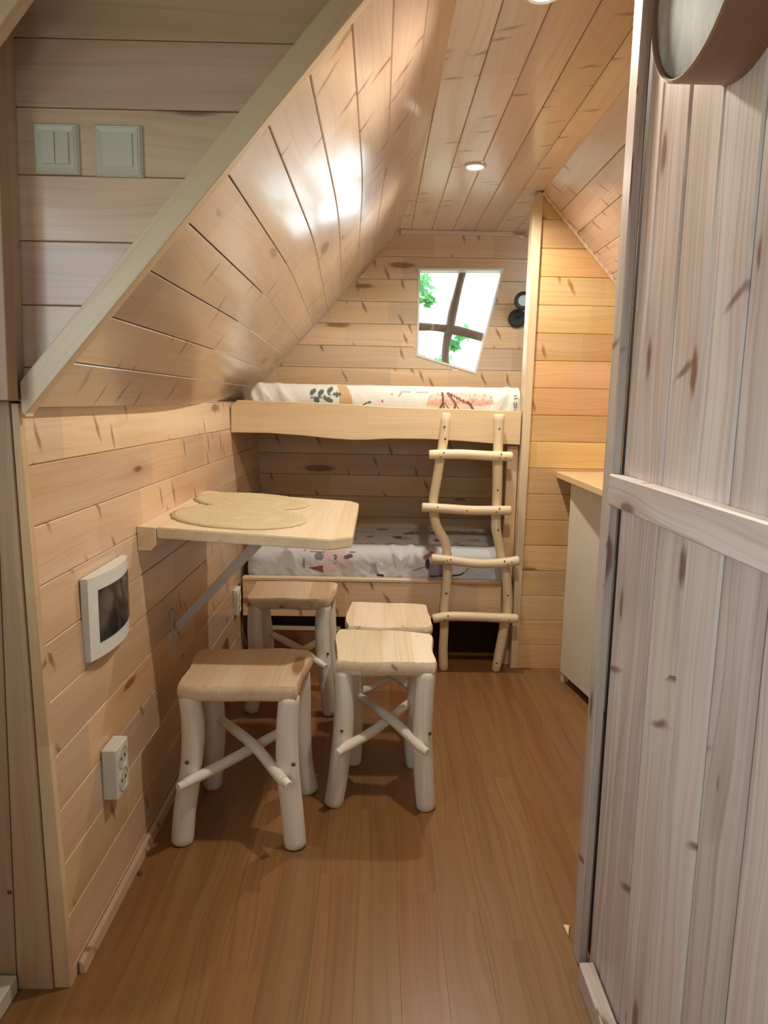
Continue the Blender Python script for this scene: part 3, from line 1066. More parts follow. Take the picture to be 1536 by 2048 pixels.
# steel folding stay
yb = 2.13
bm = prism_bm([(-0.614, yb - 0.014, 0.516), (-0.606, yb - 0.014, 0.490), (-0.318, yb - 0.014, 0.792), (-0.318, yb - 0.014, 0.814), (-0.343, yb - 0.014, 0.814)], (0, 0.028, 0), bevel=0.001)
link('folding_stay', bm, M['steel'], ft, label='grey steel folding stay')
box('wall_plate', (wall_x(0.5) - 0.001, yb - 0.015, 0.425), (wall_x(0.5) + 0.006, yb + 0.015, 0.555), M['steel'], ft, bevel=0.001, label='grey steel plate')

# round straw place mats
MATS = [(-0.432, 2.452, 0.197, 0.190), (-0.412, 2.120, 0.201, 0.203)]


def place_mat(cx, cy, rx, ry, over, label):
    bm = bmesh.new()
    NR, NA = 14, 56
    th = 0.005
    rr = random.Random(int(cx * 1000))
    wob = [1 + 0.012 * math.sin(3 * k * 0.9 + cx * 9) + rr.uniform(-0.006, 0.006) for k in range(NA)]

    def lift(x, y):
        if not over:
            return 0.0
        ox, oy, orx, ory = over
        d = math.hypot((x - ox) / orx, (y - oy) / ory)
        s = min(1, max(0, (1.12 - d) / 0.12))
        return (th + 0.0012) * s * s * (3 - 2 * s)
    rings = []
    for side in (1, 0):
        for i in (range(0, NR + 1) if side else range(NR, -1, -1)):
            f = i / NR
            row = []
            for k in range(NA):
                an = 2 * math.pi * k / NA
                x = cx + rx * f * wob[k] * math.cos(an)
                y = cy + ry * f * wob[k] * math.sin(an)
                edge = th * (1 if f < 0.985 else 0.75)
                z = tz(x) + 0.0006 + lift(x, y) + (edge + 0.0012 * math.sin(f * 75) if side else 0)
                row.append((x, y, z))
            rings.append(row)
    c0 = bm.verts.new((cx, cy, tz(cx) + 0.0006 + lift(cx, cy) + th))
    vr = [[bm.verts.new(p) for p in r] for r in rings[1:-1]]
    c1 = bm.verts.new((cx, cy, tz(cx) + 0.0006 + lift(cx, cy)))
    for k in range(NA):
        bm.faces.new((c0, vr[0][k], vr[0][(k + 1) % NA]))
        bm.faces.new((c1, vr[-1][(k + 1) % NA], vr[-1][k]))
    for i in range(len(vr) - 1):
        for k in range(NA):
            bm.faces.new((vr[i][k], vr[i + 1][k], vr[i + 1][(k + 1) % NA], vr[i][(k + 1) % NA]))
    o = link('place_mat', bm, M['straw'], smooth=True, origin=(cx, cy, tz(cx)))
    tag(o, label, 'place mat', 'straw place mats on the folding table')


place_mat(*MATS[0], None, 'round braided straw place mat at the far end of the folding table')
place_mat(*MATS[1], MATS[0], 'round braided straw place mat at the near edge of the folding table')

# ================================================================== STOOLS


def stool(c4, h, feet, label, seed, fwd=-0.030, swap=False, th=0.046, lift=0.20, legr=0.031, mat='seat'):
    """c4: seat corners front-left, front-right, back-right, back-left; feet in the same order."""
    rn = random.Random(seed)
    cx = sum(p[0] for p in c4) / 4
    cy = sum(p[1] for p in c4) / 4
    t = thing('rustic_stool', (cx, cy, 0), label, 'stool', 'rustic branch stools around the folding table')
    # seat: slab with waney edges and rounded corners
    ring = []
    corner = 0.022
    for i in range(4):
        p, q = V3((*c4[i], 0)), V3((*c4[(i + 1) % 4], 0))
        d = (q - p).normalized()
        nrm = V3((d.y, -d.x, 0))
        L = (q - p).length
        m = 9
        for k in range(m + 1):
            s = corner + (L - 2 * corner) * k / m
            amp = 0.007 if i in (1, 3) else 0.003
            o = amp * math.sin(s * 17 + seed * 1.7 + i * 2) + (rn.uniform(-0.0015, 0.0015))
            ring.append(p + d * s + nrm * (o - (0.003 if k in (0, m) else 0)))
        nxt = V3((*c4[(i + 2) % 4], 0))
        d2 = (nxt - q).normalized()
        ring.append(q + (-d + d2) * corner * 0.34)
    bm = bmesh.new()
    layers = [(0.975, h), (0.992, h - 0.005), (1.0, h - 0.016), (0.998, h - th * 0.6), (0.965, h - th * 0.92), (0.93, h - th)]
    vr = []
    for s, z in layers:
        vr.append([bm.verts.new(((p.x - cx) * s + cx, (p.y - cy) * s + cy, z + 0.0015 * math.sin(p.x * 31 + p.y * 23 + seed))) for p in ring])
    n = len(ring)
    bm.faces.new(vr[0])
    bm.faces.new(vr[-1][::-1])
    for i in range(len(vr) - 1):
        for k in range(n):
            bm.faces.new((vr[i][k], vr[i + 1][k], vr[i + 1][(k + 1) % n], vr[i][(k + 1) % n]))
    bmesh.ops.recalc_face_normals(bm, faces=bm.faces)
    uvmap(bm, (0, 1, 0) if not swap else (1, 0, 0))
    seat = link('seat', bm, M[mat], t)
    for p in seat.data.polygons:
        p.use_smooth = len(p.vertices) == 4
    seat.data.set_sharp_from_angle(angle=math.radians(50))
    # legs
    tops = []
    for i, (fx, fy) in enumerate(feet):
        ins = 0.20
        tx = c4[i][0] + (cx - c4[i][0]) * ins
        ty = c4[i][1] + (cy - c4[i][1]) * ins
        sx = 1 if c4[i][0] > cx else -1
        b1, b2 = rn.uniform(-0.010, 0.010), rn.uniform(-0.006, 0.010)
        z1 = h - th + 0.012
        pts = []
        for s, r in ((0, legr * 0.94), (0.22, legr * 0.97), (0.5, legr * (1.0 + rn.uniform(-0.06, 0.06))), (0.78, legr * 1.0), (1.0, legr * 0.98)):
            bend = math.sin(math.pi * s)
            kick = 0.008 * sx * max(0, (s - 0.7) / 0.3)
            pts.append((tx + (fx - tx) * s - sx * 0.012 * bend + b1 * math.sin(2 * math.pi * s) * 0.6 + kick * 0, ty + (fy - ty) * s + b2 * bend, z1 * (1 - s), r))
        tube('leg', pts, M['leg'], t, seg=14, lump=0.05, seed=seed * 3 + i, chamfer=0.18)
        tops.append((tx, ty))

    def on_leg(i, z, fwd):
        s = 1 - z / (h - th)
        x = tops[i][0] + (feet[i][0] - tops[i][0]) * s
        y = tops[i][1] + (feet[i][1] - tops[i][1]) * s
        return V3((x, y + fwd, z))
    # crossed braces nailed to the legs
    for (a, b, dz, off) in ((0, 2, 0.0, -0.0), (1, 3, 0.012, 0.0)):
        sgn = 1 if a == 0 else -1
        pa = on_leg(a, lift + dz, fwd) + V3((sgn * 0.020, -0.014, 0))
        pb = on_leg(b, lift + 0.028 + dz, 0.006) + V3((-sgn * 0.034, -0.02, 0))
        dr = (pb - pa).normalized()
        pa -= dr * 0.034
        mid = (pa + pb) / 2 + V3((0, 0, rn.uniform(-0.006, 0.008) + (0.013 if a == 1 else -0.010)))
        q = pa + dr * 0.045
        br = tube('brace', [(*pa, 0.0115), (*(pa + dr * 0.02), 0.0125), (*q, 0.0150), (*mid, 0.0155), (*pb, 0.0135)], M['leg'], t, seg=10, lump=0.06, seed=seed + 40 + a, chamfer=0.15)
        screw(q + V3((-dr.y * 0.0, -0.0128, 0.003)), (0, -1, 0.1), 0.0035, br)
    # one dark knot plug on each front leg
    for i in (0, 1):
        p = on_leg(i, lift + 0.045, -legr * 0.98)
        screw(p + V3((0.008, 0.001, 0)), (0.1, -1, 0.2), 0.006, t, name='knot')
    return t


H = 0.458
stool([(-0.523, 1.768), (-0.192, 1.773), (-0.189, 2.068), (-0.525, 2.055)], H, [(-0.516, 1.790), (-0.205, 1.778), (-0.195, 2.058), (-0.500, 2.082)],
      'rustic stool nearest the camera under the front edge of the folding table', 1, mat='seat_warm')
stool([(-0.118, 1.966), (0.186, 1.958), (0.189, 2.240), (-0.120, 2.268)], H, [(-0.115, 1.985), (0.165, 1.972), (0.142, 2.225), (-0.065, 2.235)],
      'rustic stool at the front right of the four, bright seat edge towards the camera', 4, legr=0.030)
stool([(-0.491, 2.608), (-0.164, 2.624), (-0.158, 2.878), (-0.497, 2.890)], H, [(-0.478, 2.628), (-0.168, 2.606), (-0.150, 2.84), (-0.46, 2.86)],
      'rustic stool with an orange-toned seat furthest back by the left wall', 9, legr=0.029, mat='seat_warm')
stool([(-0.097, 2.296), (0.190, 2.300), (0.204, 2.590), (-0.098, 2.604)], H - 0.004, [(-0.08, 2.345), (0.16, 2.355), (0.185, 2.56), (-0.07, 2.57)],
      'rustic stool tucked directly behind the front right stool', 14, legr=0.027, fwd=0.03)

# ================================================================== BUNKS
ub = thing('upper_bunk', (0.0, 3.14, 1.03), 'upper bunk with a pale wavy-edged front board behind the ladder', 'bunk')
top = [(-0.616, 1.199), (-0.45, 1.197), (-0.28, 1.195), (-0.124, 1.190), (0.05, 1.182), (0.20, 1.180), (0.42, 1.178), (0.628, 1.175)]
bot = [(0.627, 1.027), (0.50, 1.031), (0.35, 1.040), (0.207, 1.045), (0.05, 1.043), (-0.05, 1.036), (-0.122, 1.035), (-0.23, 1.041), (-0.342, 1.051), (-0.48, 1.058), (-0.645, 1.058), (-0.644, 1.168)]
prism('front_board', [(x, YP, z) for x, z in top + bot], (0, 0.032, 0), M['board'], ub, grain=(1, 0, 0), bevel=0.003)
box('base_panel', (-0.64, YP + 0.033, 1.075), (0.90, BY - 0.004, 1.095), M['board'], ub, grain=(1, 0, 0))
lb = thing('lower_bunk', (0.0, 3.14, 0.22), 'lower bunk with a plain board front above a dark storage gap', 'bunk')
box('front_board', (-0.603, YP + 0.008, 0.226), (0.575, YP + 0.036, 0.392), M['wall'], lb, grain=(1, 0, 0), bevel=0.002)
box('top_rail', (-0.603, YP + 0.004, 0.393), (0.573, YP + 0.042, 0.408), M['trim'], lb, grain=(1, 0, 0), bevel=0.002)
box('base_panel', (-0.605, YP + 0.043, 0.36), (0.90, BY - 0.004, 0.378), M['board'], lb, grain=(1, 0, 0))
structure(box('trim_12', (0.580, YP + 0.037, 0.0), (0.628, YP + 0.06, 1.02), M['wall'], None, grain=(0, 0, 1), bevel=0.002))

sb = thing('storage_box', (-0.36, 3.19, 0.0), 'low brown storage box with a pale rim pushed under the lower bunk', 'box')
bm = bmesh.new()
add_box(bm, (-0.545, 3.185, 0.002), (-0.165, 3.197, 0.145))
add_box(bm, (-0.545, 3.188, 0.002), (-0.533, 3.60, 0.145))
add_box(bm, (-0.177, 3.188, 0.002), (-0.165, 3.60, 0.145))
add_box(bm, (-0.545, 3.59, 0.002), (-0.165, 3.602, 0.145))
add_box(bm, (-0.54, 3.19, 0.002), (-0.17, 3.60, 0.012))
link('body', bm, M['brown_box'], sb)
box('rim', (-0.552, 3.178, 0.146), (-0.158, 3.205, 0.164), M['trim'], sb, grain=(1, 0, 0), bevel=0.002, label='pale rim')


# --- printed sheets
def seg_d(px, pz, a, b):
    ax, az = a
    bx, bz = b
    dx, dz = bx - ax, bz - az
    t = np.clip(((px - ax) * dx + (pz - az) * dz) / (dx * dx + dz * dz + 1e-12), 0, 1)
    return np.hypot(px - ax - t * dx, pz - az - t * dz)


def inside(px, pz, poly):
    r = np.zeros(px.shape, bool)
    n = len(poly)
    for i in range(n):
        (x0, z0), (x1, z1) = poly[i], poly[(i + 1) % n]
        c = ((z0 > pz) != (z1 > pz)) & (px < (x1 - x0) * (pz - z0) / (z1 - z0 + 1e-12) + x0)
        r ^= c
    return r


class Print:
    def __init__(s, px, pz, ground):
        s.x, s.z = px, pz
        s.c = np.tile(np.array([*ground, 1.0]), (len(px), 1))

    def put(s, mask, col, a=1.0):
        s.c[mask, :3] = s.c[mask, :3] * (1 - a) + np.array(col) * a

    def blob(s, cx, cz, rx, rz, ang, col, a=1.0):
        ca, sa = math.cos(ang), math.sin(ang)
        u = (s.x - cx) * ca + (s.z - cz) * sa
        v = -(s.x - cx) * sa + (s.z - cz) * ca
        s.put((u / rx) ** 2 + (v / rz) ** 2 < 1, col, a)

    def line(s, pts, w, col, a=1.0):
        m = np.zeros(len(s.x), bool)
        for p, q in zip(pts, pts[1:]):
            m |= seg_d(s.x, s.z, p, q) < w
        s.put(m, col, a)

    def area(s, poly, col, a=1.0):
        s.put(inside(s.x, s.z, poly), col, a)


GLYPH = {  # 3 x 5 block letters for the small sheet lettering
    'T': '111010010010010', 'H': '101101111101101', 'E': '111100110100111', 'W': '101101101111101', 'I': '111010010010111', 'L': '100100100100111', 'D': '110101101101110'}


def sheet(name, label, x0, x1, y0, y1, z0, z1, paint, ground, seed, wr, amp=1.0):
    nx = 560
    r = (z1 - z0) * 0.42
    prof = []       # (y, z, arc) from the front foot over the top to the back
    hz = z1 - z0
    nf = 44
    for i in range(nf):
        prof.append((y0, z0 + (hz - r) * i / nf))
    for i in range(16):
        an = math.pi / 2 * i / 16
        prof.append((y0 + r - r * math.cos(an), z1 - r + r * math.sin(an)))
    for i in range(110):
        s = i / 109
        prof.append((y0 + r + (y1 - y0 - 2 * r) * s, z1))
    for i in range(1, 6):
        an = math.pi / 2 * i / 5
        prof.append((y1 - r + r * math.sin(an), z1 - r + r * math.cos(an)))
    prof.append((y1, z0))
    m = len(prof)
    py = np.array([p[0] for p in prof])
    pz = np.array([p[1] for p in prof])
    fx = np.linspace(0, 1, nx)
    X = x0 + (x1 - x0) * fx
    X = np.repeat(X[:, None], m, 1)
    Y = np.repeat(py[None], nx, 0)
    Z = np.repeat(pz[None], nx, 0)
    # rounded ends
    e = 0.055
    k = np.maximum(np.clip(1 - (X - x0) / e, 0, 1), np.clip(1 - (x1 - X) / 0.018, 0, 1))
    f = np.sqrt(np.clip(1 - k ** 2.2, 0.0, 1))
    Zc = z0 + hz * 0.40
    Z = np.where(True, Zc + (Z - Zc) * (0.12 + 0.88 * f), Z)
    Yc = (y0 + y1) / 2
    Y = Yc + (Y - Yc) * (1 - 0.10 * (1 - f))
    Z = np.maximum(Z, z0)
    # cloth folds
    rs = np.random.RandomState(seed)
    W = np.zeros_like(X)
    for _ in range(16):
        kx, kz, ph = rs.uniform(10, 60), rs.uniform(-60, 60), rs.uniform(0, 6.28)
        W += np.sin(X * kx + Z * kz + Y * rs.uniform(-14, 14) + ph) ** 3 / 16
    for cxx, cw, sl in wr:
        u = (X - cxx) - sl * (Z - z0)
        W += 1.2 * np.exp(-(u / cw) ** 2) * np.clip((Z - z0) / hz * 2, 0, 1)
    ny = np.where(np.arange(m) < nf + 8, -1.0, -0.2)[None]
    nz = np.where(np.arange(m) < nf, 0.15, 1.0)[None]
    front = np.clip(1 - (Y - y0) / 0.25, 0.25, 1)
    Y = Y + ny * W * 0.0065 * front * amp
    Y = np.maximum(Y, y0 - 0.005)
    Z = Z + nz * W * 0.0050 * front * amp
    Z = np.maximum(Z, z0)
    # edge hem runs slightly uneven
    co = np.stack([X, Y, Z], -1).reshape(-1, 3)
    idx = np.arange(nx * m).reshape(nx, m)
    quads = np.stack([idx[:-1, :-1], idx[1:, :-1], idx[1:, 1:], idx[:-1, 1:]], -1).reshape(-1, 4)
    org = np.array([(x0 + x1) / 2, (y0 + y1) / 2, z0])
    ends = [list(idx[0, :]), list(idx[-1, ::-1])]
    me = bpy.data.meshes.new(name)
    me.from_pydata((co - org).tolist(), [], quads.tolist() + ends)
    me.update()
    # unrolled print coordinates: x, and the height followed over the edge
    zz = pz.copy()
    for i in range(1, m):
        zz[i] = zz[i - 1] + math.hypot(py[i] - py[i - 1], pz[i] - pz[i - 1])
    U = np.repeat((x0 + (x1 - x0) * fx)[:, None], m, 1).reshape(-1)
    S = np.repeat(zz[None], nx, 0).reshape(-1)
    P = Print(U, S, ground)
    paint(P)
    at = me.attributes.new('print', 'FLOAT_COLOR', 'POINT')
    at.data.foreach_set('color', P.c.astype(np.float32).reshape(-1))
    me.materials.append(M['cloth'])
    for p in me.polygons:
        p.use_smooth = len(p.vertices) == 4
    o = bpy.data.objects.new(name, me)
    COL.objects.link(o)
    o.location = org
    WORLD[o.name] = V3(org)
    return tag(o, label, 'mattress', 'mattresses in printed sheets on the two bunks')


def up(px, py):      # a point of the upper sheet's design, in metres on the cloth
    return (-0.017 + (px - 750) * 0.002188, 1.275 - (py - 770) * 0.00216)


def crop2(x, y):
    return up(450 + x * 0.2148, 740 + y * 0.2148)


def crop3(x, y):
    return up(760 + x * 0.2148, 740 + y * 0.2148)


def paint_upper(P):
    teal, ochre, coral, brown = (0.06, 0.115, 0.11), (0.55, 0.33, 0.14), (0.60, 0.36, 0.27), (0.16, 0.05, 0.035)
    P.area([crop2(1030, 90), crop2(1120, 90), crop2(1185, 270), crop2(1190, 360), crop2(1060, 360), crop2(1065, 230)], ochre, 0.9)
    for (x, y, a, l) in ((815, 205, 1.0, 40), (890, 215, 1.1, 42), (975, 180, 1.15, 46), (1040, 228, -0.05, 42), (960, 282, -0.35, 50), (852, 292, -0.4, 28)):
        cx, cz = crop2(x, y)
        P.blob(cx, cz, l * 0.00047, 24 * 0.00047, a, teal)
    P.line([crop2(790, 262), crop2(880, 268), crop2(955, 240), crop2(1020, 222)], 0.0022, teal)
    P.line([crop2(870, 266), crop2(960, 278)], 0.002, teal)
    P.line([crop2(1285, 330), crop2(1320, 308), crop2(1360, 300)], 0.003, (0.03, 0.03, 0.03))
    for (x, y) in ((1468, 290), (1560, 220)):
        P.blob(*crop2(x, y), 0.006, 0.006, 0, (0.45, 0.13, 0.10))
    P.line([crop3(180, 238), crop3(215, 185), crop3(320, 180), crop3(450, 187)], 0.003, (0.25, 0.2, 0.17), 0.8)
    P.line([crop3(215, 185), crop3(195, 165)], 0.002, (0.25, 0.2, 0.17), 0.8)
    P.area([crop3(440, 330), crop3(455, 250), crop3(510, 190), crop3(800, 170), crop3(1040, 190), crop3(1065, 240), crop3(1090, 300), crop3(980, 330), crop3(900, 315), crop3(820, 350), crop3(600, 350)], (0.74, 0.56, 0.46), 0.9)
    P.area([crop3(440, 320), crop3(455, 262), crop3(620, 255), crop3(800, 270), crop3(900, 250), crop3(1040, 258), crop3(1080, 300), crop3(900, 320), crop3(780, 300), crop3(600, 330)], coral, 0.75)
    rs = np.random.RandomState(3)
    for _ in range(90):
        x, y = rs.uniform(450, 1070), rs.uniform(190, 300)
        P.blob(*crop3(x, y), 0.004, 0.003, 0, (0.50, 0.25, 0.18), 0.7)
    for st, w in (([(590, 190), (598, 290), (572, 345)], 0.005), ([(600, 285), (606, 350)], 0.003), ([(602, 285), (652, 345)], 0.0022), ([(640, 195), (715, 300), (703, 355)], 0.005),
                  ([(712, 300), (748, 352)], 0.0025), ([(655, 198), (760, 262), (850, 300), (880, 348)], 0.005), ([(770, 265), (862, 296)], 0.003)):
        P.line([crop3(*p) for p in st], w, brown)
    # vertical lettering on the hem
    word = 'THE WI'
    u = 0.0021
    zc = 1.17
    for ch in word:
        g = GLYPH.get(ch)
        if g:
            for i, b in enumerate(g):
                if b == '1':
                    rr, cc = divmod(i, 3)
                    x0 = 0.598 + rr * u * 1.3
                    P.put((P.x > x0) & (P.x < x0 + u * 1.3) & (P.z > zc + cc * u * 1.5) & (P.z < zc + (cc + 1) * u * 1.5), (0.06, 0.05, 0.05))
        zc += u * 6.0


sheet('mattress', 'upper mattress in a white sheet printed with leaves and a coral tree', -0.585, 0.640, 3.174, BY - 0.02, 1.098, 1.276, paint_upper, (0.70, 0.70, 0.65), 3,
      [(-0.50, 0.016, -0.5), (-0.43, 0.02, -0.6), (-0.33, 0.02, -0.7), (0.47, 0.02, 0.6), (0.55, 0.018, 0.5)])


def lo_(px, py):
    return (-0.004 + (px - 750) * 0.00227, 0.54 - (py - 1100) * 0.00232)


def crop4(x, y):
    return lo_(460 + x * 0.2083, 1040 + y * 0.2083)


def crop5(x, y):
    return lo_(740 + x * 0.2083, 1040 + y * 0.2083)


def paint_lower(P):
    black = (0.02, 0.02, 0.025)
    P.area([crop4(880, 300), crop4(1100, 290), crop4(1110, 460), crop4(960, 530), crop4(890, 480)], (0.62, 0.47, 0.46), 0.85)
    P.blob(*crop4(850, 375), 0.022, 0.020, 0, (0.17, 0.20, 0.23))
    P.area([crop4(740, 485), crop4(890, 458), crop4(895, 535)], (0.24, 0.06, 0.07))
    P.line([crop4(703, 410), crop4(705, 480)], 0.005, (0.24, 0.20, 0.28))
    P.line([crop4(700, 318), crop4(895, 322)], 0.003, (0.20, 0.10, 0.10))
    for k in range(5):
        x, y = 1008, 345 + k * 23
        P.line([crop4(x - 12, y), crop4(x + 12, y)], 0.0016, black)
        P.line([crop4(x + (8 if k % 2 else -8), y), crop4(x + (8 if k % 2 else -8), y + 14)], 0.0016, black)
    P.area([crop4(1060, 420), crop4(1180, 400), crop4(1200, 540), crop4(1060, 540)], (0.58, 0.45, 0.47), 0.7)
    P.blob(*crop4(1135, 372), 0.022, 0.011, 0.2, (0.10, 0.06, 0.055))
    P.line([crop4(1150, 325), crop4(1195, 328)], 0.004, (0.06, 0.04, 0.04))
    P.blob(*crop4(1392, 480), 0.009, 0.018, 0.3, black)
    P.line([crop4(1400, 490), crop4(1425, 545), crop4(1470, 548)], 0.006, black)
    P.area([crop5(570, 420), crop5(800, 420), crop5(800, 545), crop5(570, 545)], (0.20, 0.15, 0.22), 0.9)
    P.area([crop5(0, 430), crop5(60, 420), crop5(90, 540), crop5(0, 540)], (0.40, 0.38, 0.45), 0.7)
    P.blob(*crop5(560, 435), 0.010, 0.022, 0.0, black)
    P.line([crop5(420, 500), crop5(480, 475), crop5(540, 460)], 0.003, (0.25, 0.22, 0.25))
    P.line([crop5(590, 550), crop5(690, 545), crop5(810, 540), crop5(880, 530), crop5(925, 505), crop5(955, 470)], 0.0042, black)
    P.area([crop5(930, 470), crop5(1050, 480), crop5(1060, 560), crop5(900, 560)], (0.55, 0.50, 0.60), 0.6)
    P.blob(*crop5(1130, 520), 0.05, 0.02, 0.2, (0.50, 0.52, 0.66), 0.6)
    P.line([crop5(540, 370), crop5(600, 340)], 0.012, (0.28, 0.11, 0.13))
    # prints lying on the top of the sheet
    rs = np.random.RandomState(11)
    for _ in range(26):
        x, z = rs.uniform(-0.5, 0.6), rs.uniform(0.60, 1.15)
        col = [(0.30, 0.12, 0.12), (0.06, 0.05, 0.06), (0.22, 0.24, 0.26), (0.45, 0.33, 0.30)][rs.randint(4)]
        P.blob(x, z, rs.uniform(0.015, 0.055), rs.uniform(0.010, 0.035), rs.uniform(0, 3), col, 0.8)
    for _ in range(16):
        x, z = rs.uniform(-0.3, 0.5), rs.uniform(0.60, 1.1)
        P.line([(x, z), (x + rs.uniform(0.03, 0.10), z + rs.uniform(-0.02, 0.03))], 0.0035, (0.05, 0.04, 0.05))


sheet('mattress', 'lower mattress in a rumpled white sheet printed with small dark figures', -0.592, 0.60, 3.184, BY - 0.02, 0.380, 0.536, paint_lower, (0.60, 0.61, 0.62), 8,
      [(-0.45, 0.03, 0.4), (-0.36, 0.018, -0.3), (0.08, 0.015, 0.5), (0.14, 0.012, -0.4), (0.20, 0.015, 0.4), (0.25, 0.012, -0.5)], amp=1.5)

# ================================================================== LADDER
ld = thing('bunk_ladder', (0.44, 3.085, 0.0), 'rustic bunk ladder of crooked peeled branches with four rungs', 'ladder')
LY = 3.090
lrail = [(0.293, 1.162), (0.285, 1.049), (0.273, 0.956), (0.261, 0.867), (0.249, 0.784), (0.254, 0.718), (0.270, 0.658), (0.305, 0.599), (0.315, 0.55), (0.321, 0.477), (0.318, 0.384), (0.312, 0.291), (0.315, 0.197), (0.313, 0.102), (0.318, 0.0)]
rrail = [(0.522, 1.16), (0.523, 1.077), (0.524, 0.96), (0.527, 0.842), (0.528, 0.753), (0.529, 0.663), (0.543, 0.603), (0.558, 0.536), (0.583, 0.451), (0.593, 0.377), (0.598, 0.289), (0.585, 0.201), (0.571, 0.106), (0.556, 0.0)]
tube('side_rail', [(x, LY, z, 0.0205) for x, z in lrail], M['ladder'], ld, seg=14, n=3, lump=0.08, seed=3)
tube('side_rail', [(x, LY, z, 0.0215 + (0.004 if z > 1.12 else 0)) for x, z in rrail], M['ladder'], ld, seg=14, n=3, lump=0.08, seed=5)
rungs = [[(0.221, 0.982), (0.300, 0.986), (0.384, 0.987), (0.49, 0.982), (0.581, 0.981)], [(0.196, 0.753), (0.30, 0.749), (0.393, 0.744), (0.50, 0.745), (0.586, 0.747)],
         [(0.244, 0.527), (0.33, 0.520), (0.443, 0.507), (0.55, 0.511), (0.632, 0.525)], [(0.258, 0.252), (0.333, 0.264), (0.471, 0.263), (0.638, 0.259)]]
scr = [[(0.283, 0.993), (0.270, 0.976), (0.529, 0.992), (0.524, 0.975), (0.549, 0.974)], [(0.264, 0.758), (0.391, 0.745), (0.532, 0.757), (0.519, 0.741)],
       [(0.311, 0.523), (0.296, 0.518), (0.328, 0.527), (0.564, 0.524), (0.579, 0.509), (0.596, 0.520)], [(0.325, 0.272), (0.309, 0.254), (0.595, 0.258)]]
for i, (r, s) in enumerate(zip(rungs, scr)):
    rg = tube('rung', [(x, LY - 0.036, z, 0.0205) for x, z in r], M['ladder'], ld, seg=14, n=4, lump=0.07, seed=20 + i)
    for x, z in s:
        screw((x, LY - 0.036 - 0.0203, z), (0, -1, 0), 0.0036, rg)
for x, z in [(0.285, 1.102), (0.290, 1.05), (0.522, 1.098), (0.527, 0.832), (0.536, 0.655), (0.317, 0.365), (0.592, 0.36), (0.556, 0.043)]:
    screw((x, LY - 0.0212, z), (0, -1, 0), 0.005, ld, name='knot')

# ================================================================== READING LAMP
rl = thing('reading_lamp', (0.722, BY, 1.60), 'black round wall lamp with a ring-shaped head beside the window', 'wall lamp')
bc = V3((0.720, BY, 1.650))
lathe('wall_base', [(0, -0.026), (0.040, -0.026), (0.0465, -0.020), (0.0465, 0.0), (0, 0.0)], bc, (0, 1, 0), M['dark_metal'], rl)
hc = V3((0.733, BY - 0.09, 1.730))
tube('arm', [(*(bc + V3((0, -0.024, 0))), 0.006), (0.725, BY - 0.055, 1.668, 0.006), (0.729, BY - 0.078, 1.70, 0.006), (*(hc + V3((-0.005, 0.006, -0.02))), 0.006)], M['dark_metal'], rl, seg=8)
hd = lathe('lamp_head', [(0.027, -0.012), (0.040, -0.014), (0.0455, -0.008), (0.0455, 0.010), (0.038, 0.014), (0, 0.014)], hc, (0.0, 1, 0.05), M['dark_metal'], rl)
lathe('lens', [(0, -0.0105), (0.0275, -0.0105), (0.0275, -0.003), (0, -0.003)], hc, (0.0, 1, 0.05), M['lens_off'], hd, label='pale unlit lens')

# ================================================================== KITCHEN
tag(box('worktop', (0.793, 1.55, 0.886), (1.255, YP - 0.002, 0.914), M['counter'], None, grain=(0, 1, 0), bevel=0.003),
    'pale wooden kitchen worktop running out behind the plank partition', 'worktop')
kc = thing('kitchen_cabinet', (0.95, 2.70, 0.0), 'cream kitchen cabinet standing slightly askew under the worktop', 'cabinet')
ang = math.radians(9.2)
fx = V3((math.sin(ang), -math.cos(ang), 0))      # along the front towards the camera
dx = V3((math.cos(ang), math.sin(ang), 0))       # into the cabinet
p0 = V3((0.822, 2.985, 0.0))


def kbox(name, s0, s1, d0, d1, z0, z1, mat, bev=0.0015, label=None):
    poly = [p0 + fx * s0 + dx * d0, p0 + fx * s1 + dx * d0, p0 + fx * s1 + dx * d1, p0 + fx * s0 + dx * d1]
    poly = [V3((p.x, p.y, z0)) for p in poly]
    return prism(name, poly, (0, 0, z1 - z0), mat, kc, bevel=bev, label=label)


kbox('carcass', 0.0, 0.62, 0.018, 0.33, 0.025, 0.884, M['cabinet'])
kbox('door', 0.0, 0.62, 0.0, 0.017, 0.042, 0.882, M['cabinet'])
kbox('plinth', 0.04, 0.60, 0.05, 0.30, 0.0, 0.025, M['dark_gap'])
kbox('foot', 0.0, 0.022, 0.004, 0.03, 0.0, 0.041, M['cabinet'])

# ================================================================== ROUND WALL PIECE ON THE PARTITION
mc = V3((PX, 1.005, 1.785))
mr = thing('round_mirror', (PX, 1.005, 1.635), 'round mirror with a painted grey reflection in a deep brown wooden hoop on the right partition', 'mirror')
R = 0.1515
lathe('hoop', [(R - 0.006, -0.060), (R - 0.006, -0.077), (R - 0.004, -0.079), (R, -0.077), (R, -0.001), (R - 0.006, -0.001), (R - 0.006, -0.058)], mc, (1, 0, 0), M['rim'], mr, seg=72)
lathe('disc', [(0, -0.071), (R - 0.007, -0.071), (R - 0.007, -0.060), (0, -0.060)], mc, (1, 0, 0), M['mirror_reflection'], mr, seg=72)

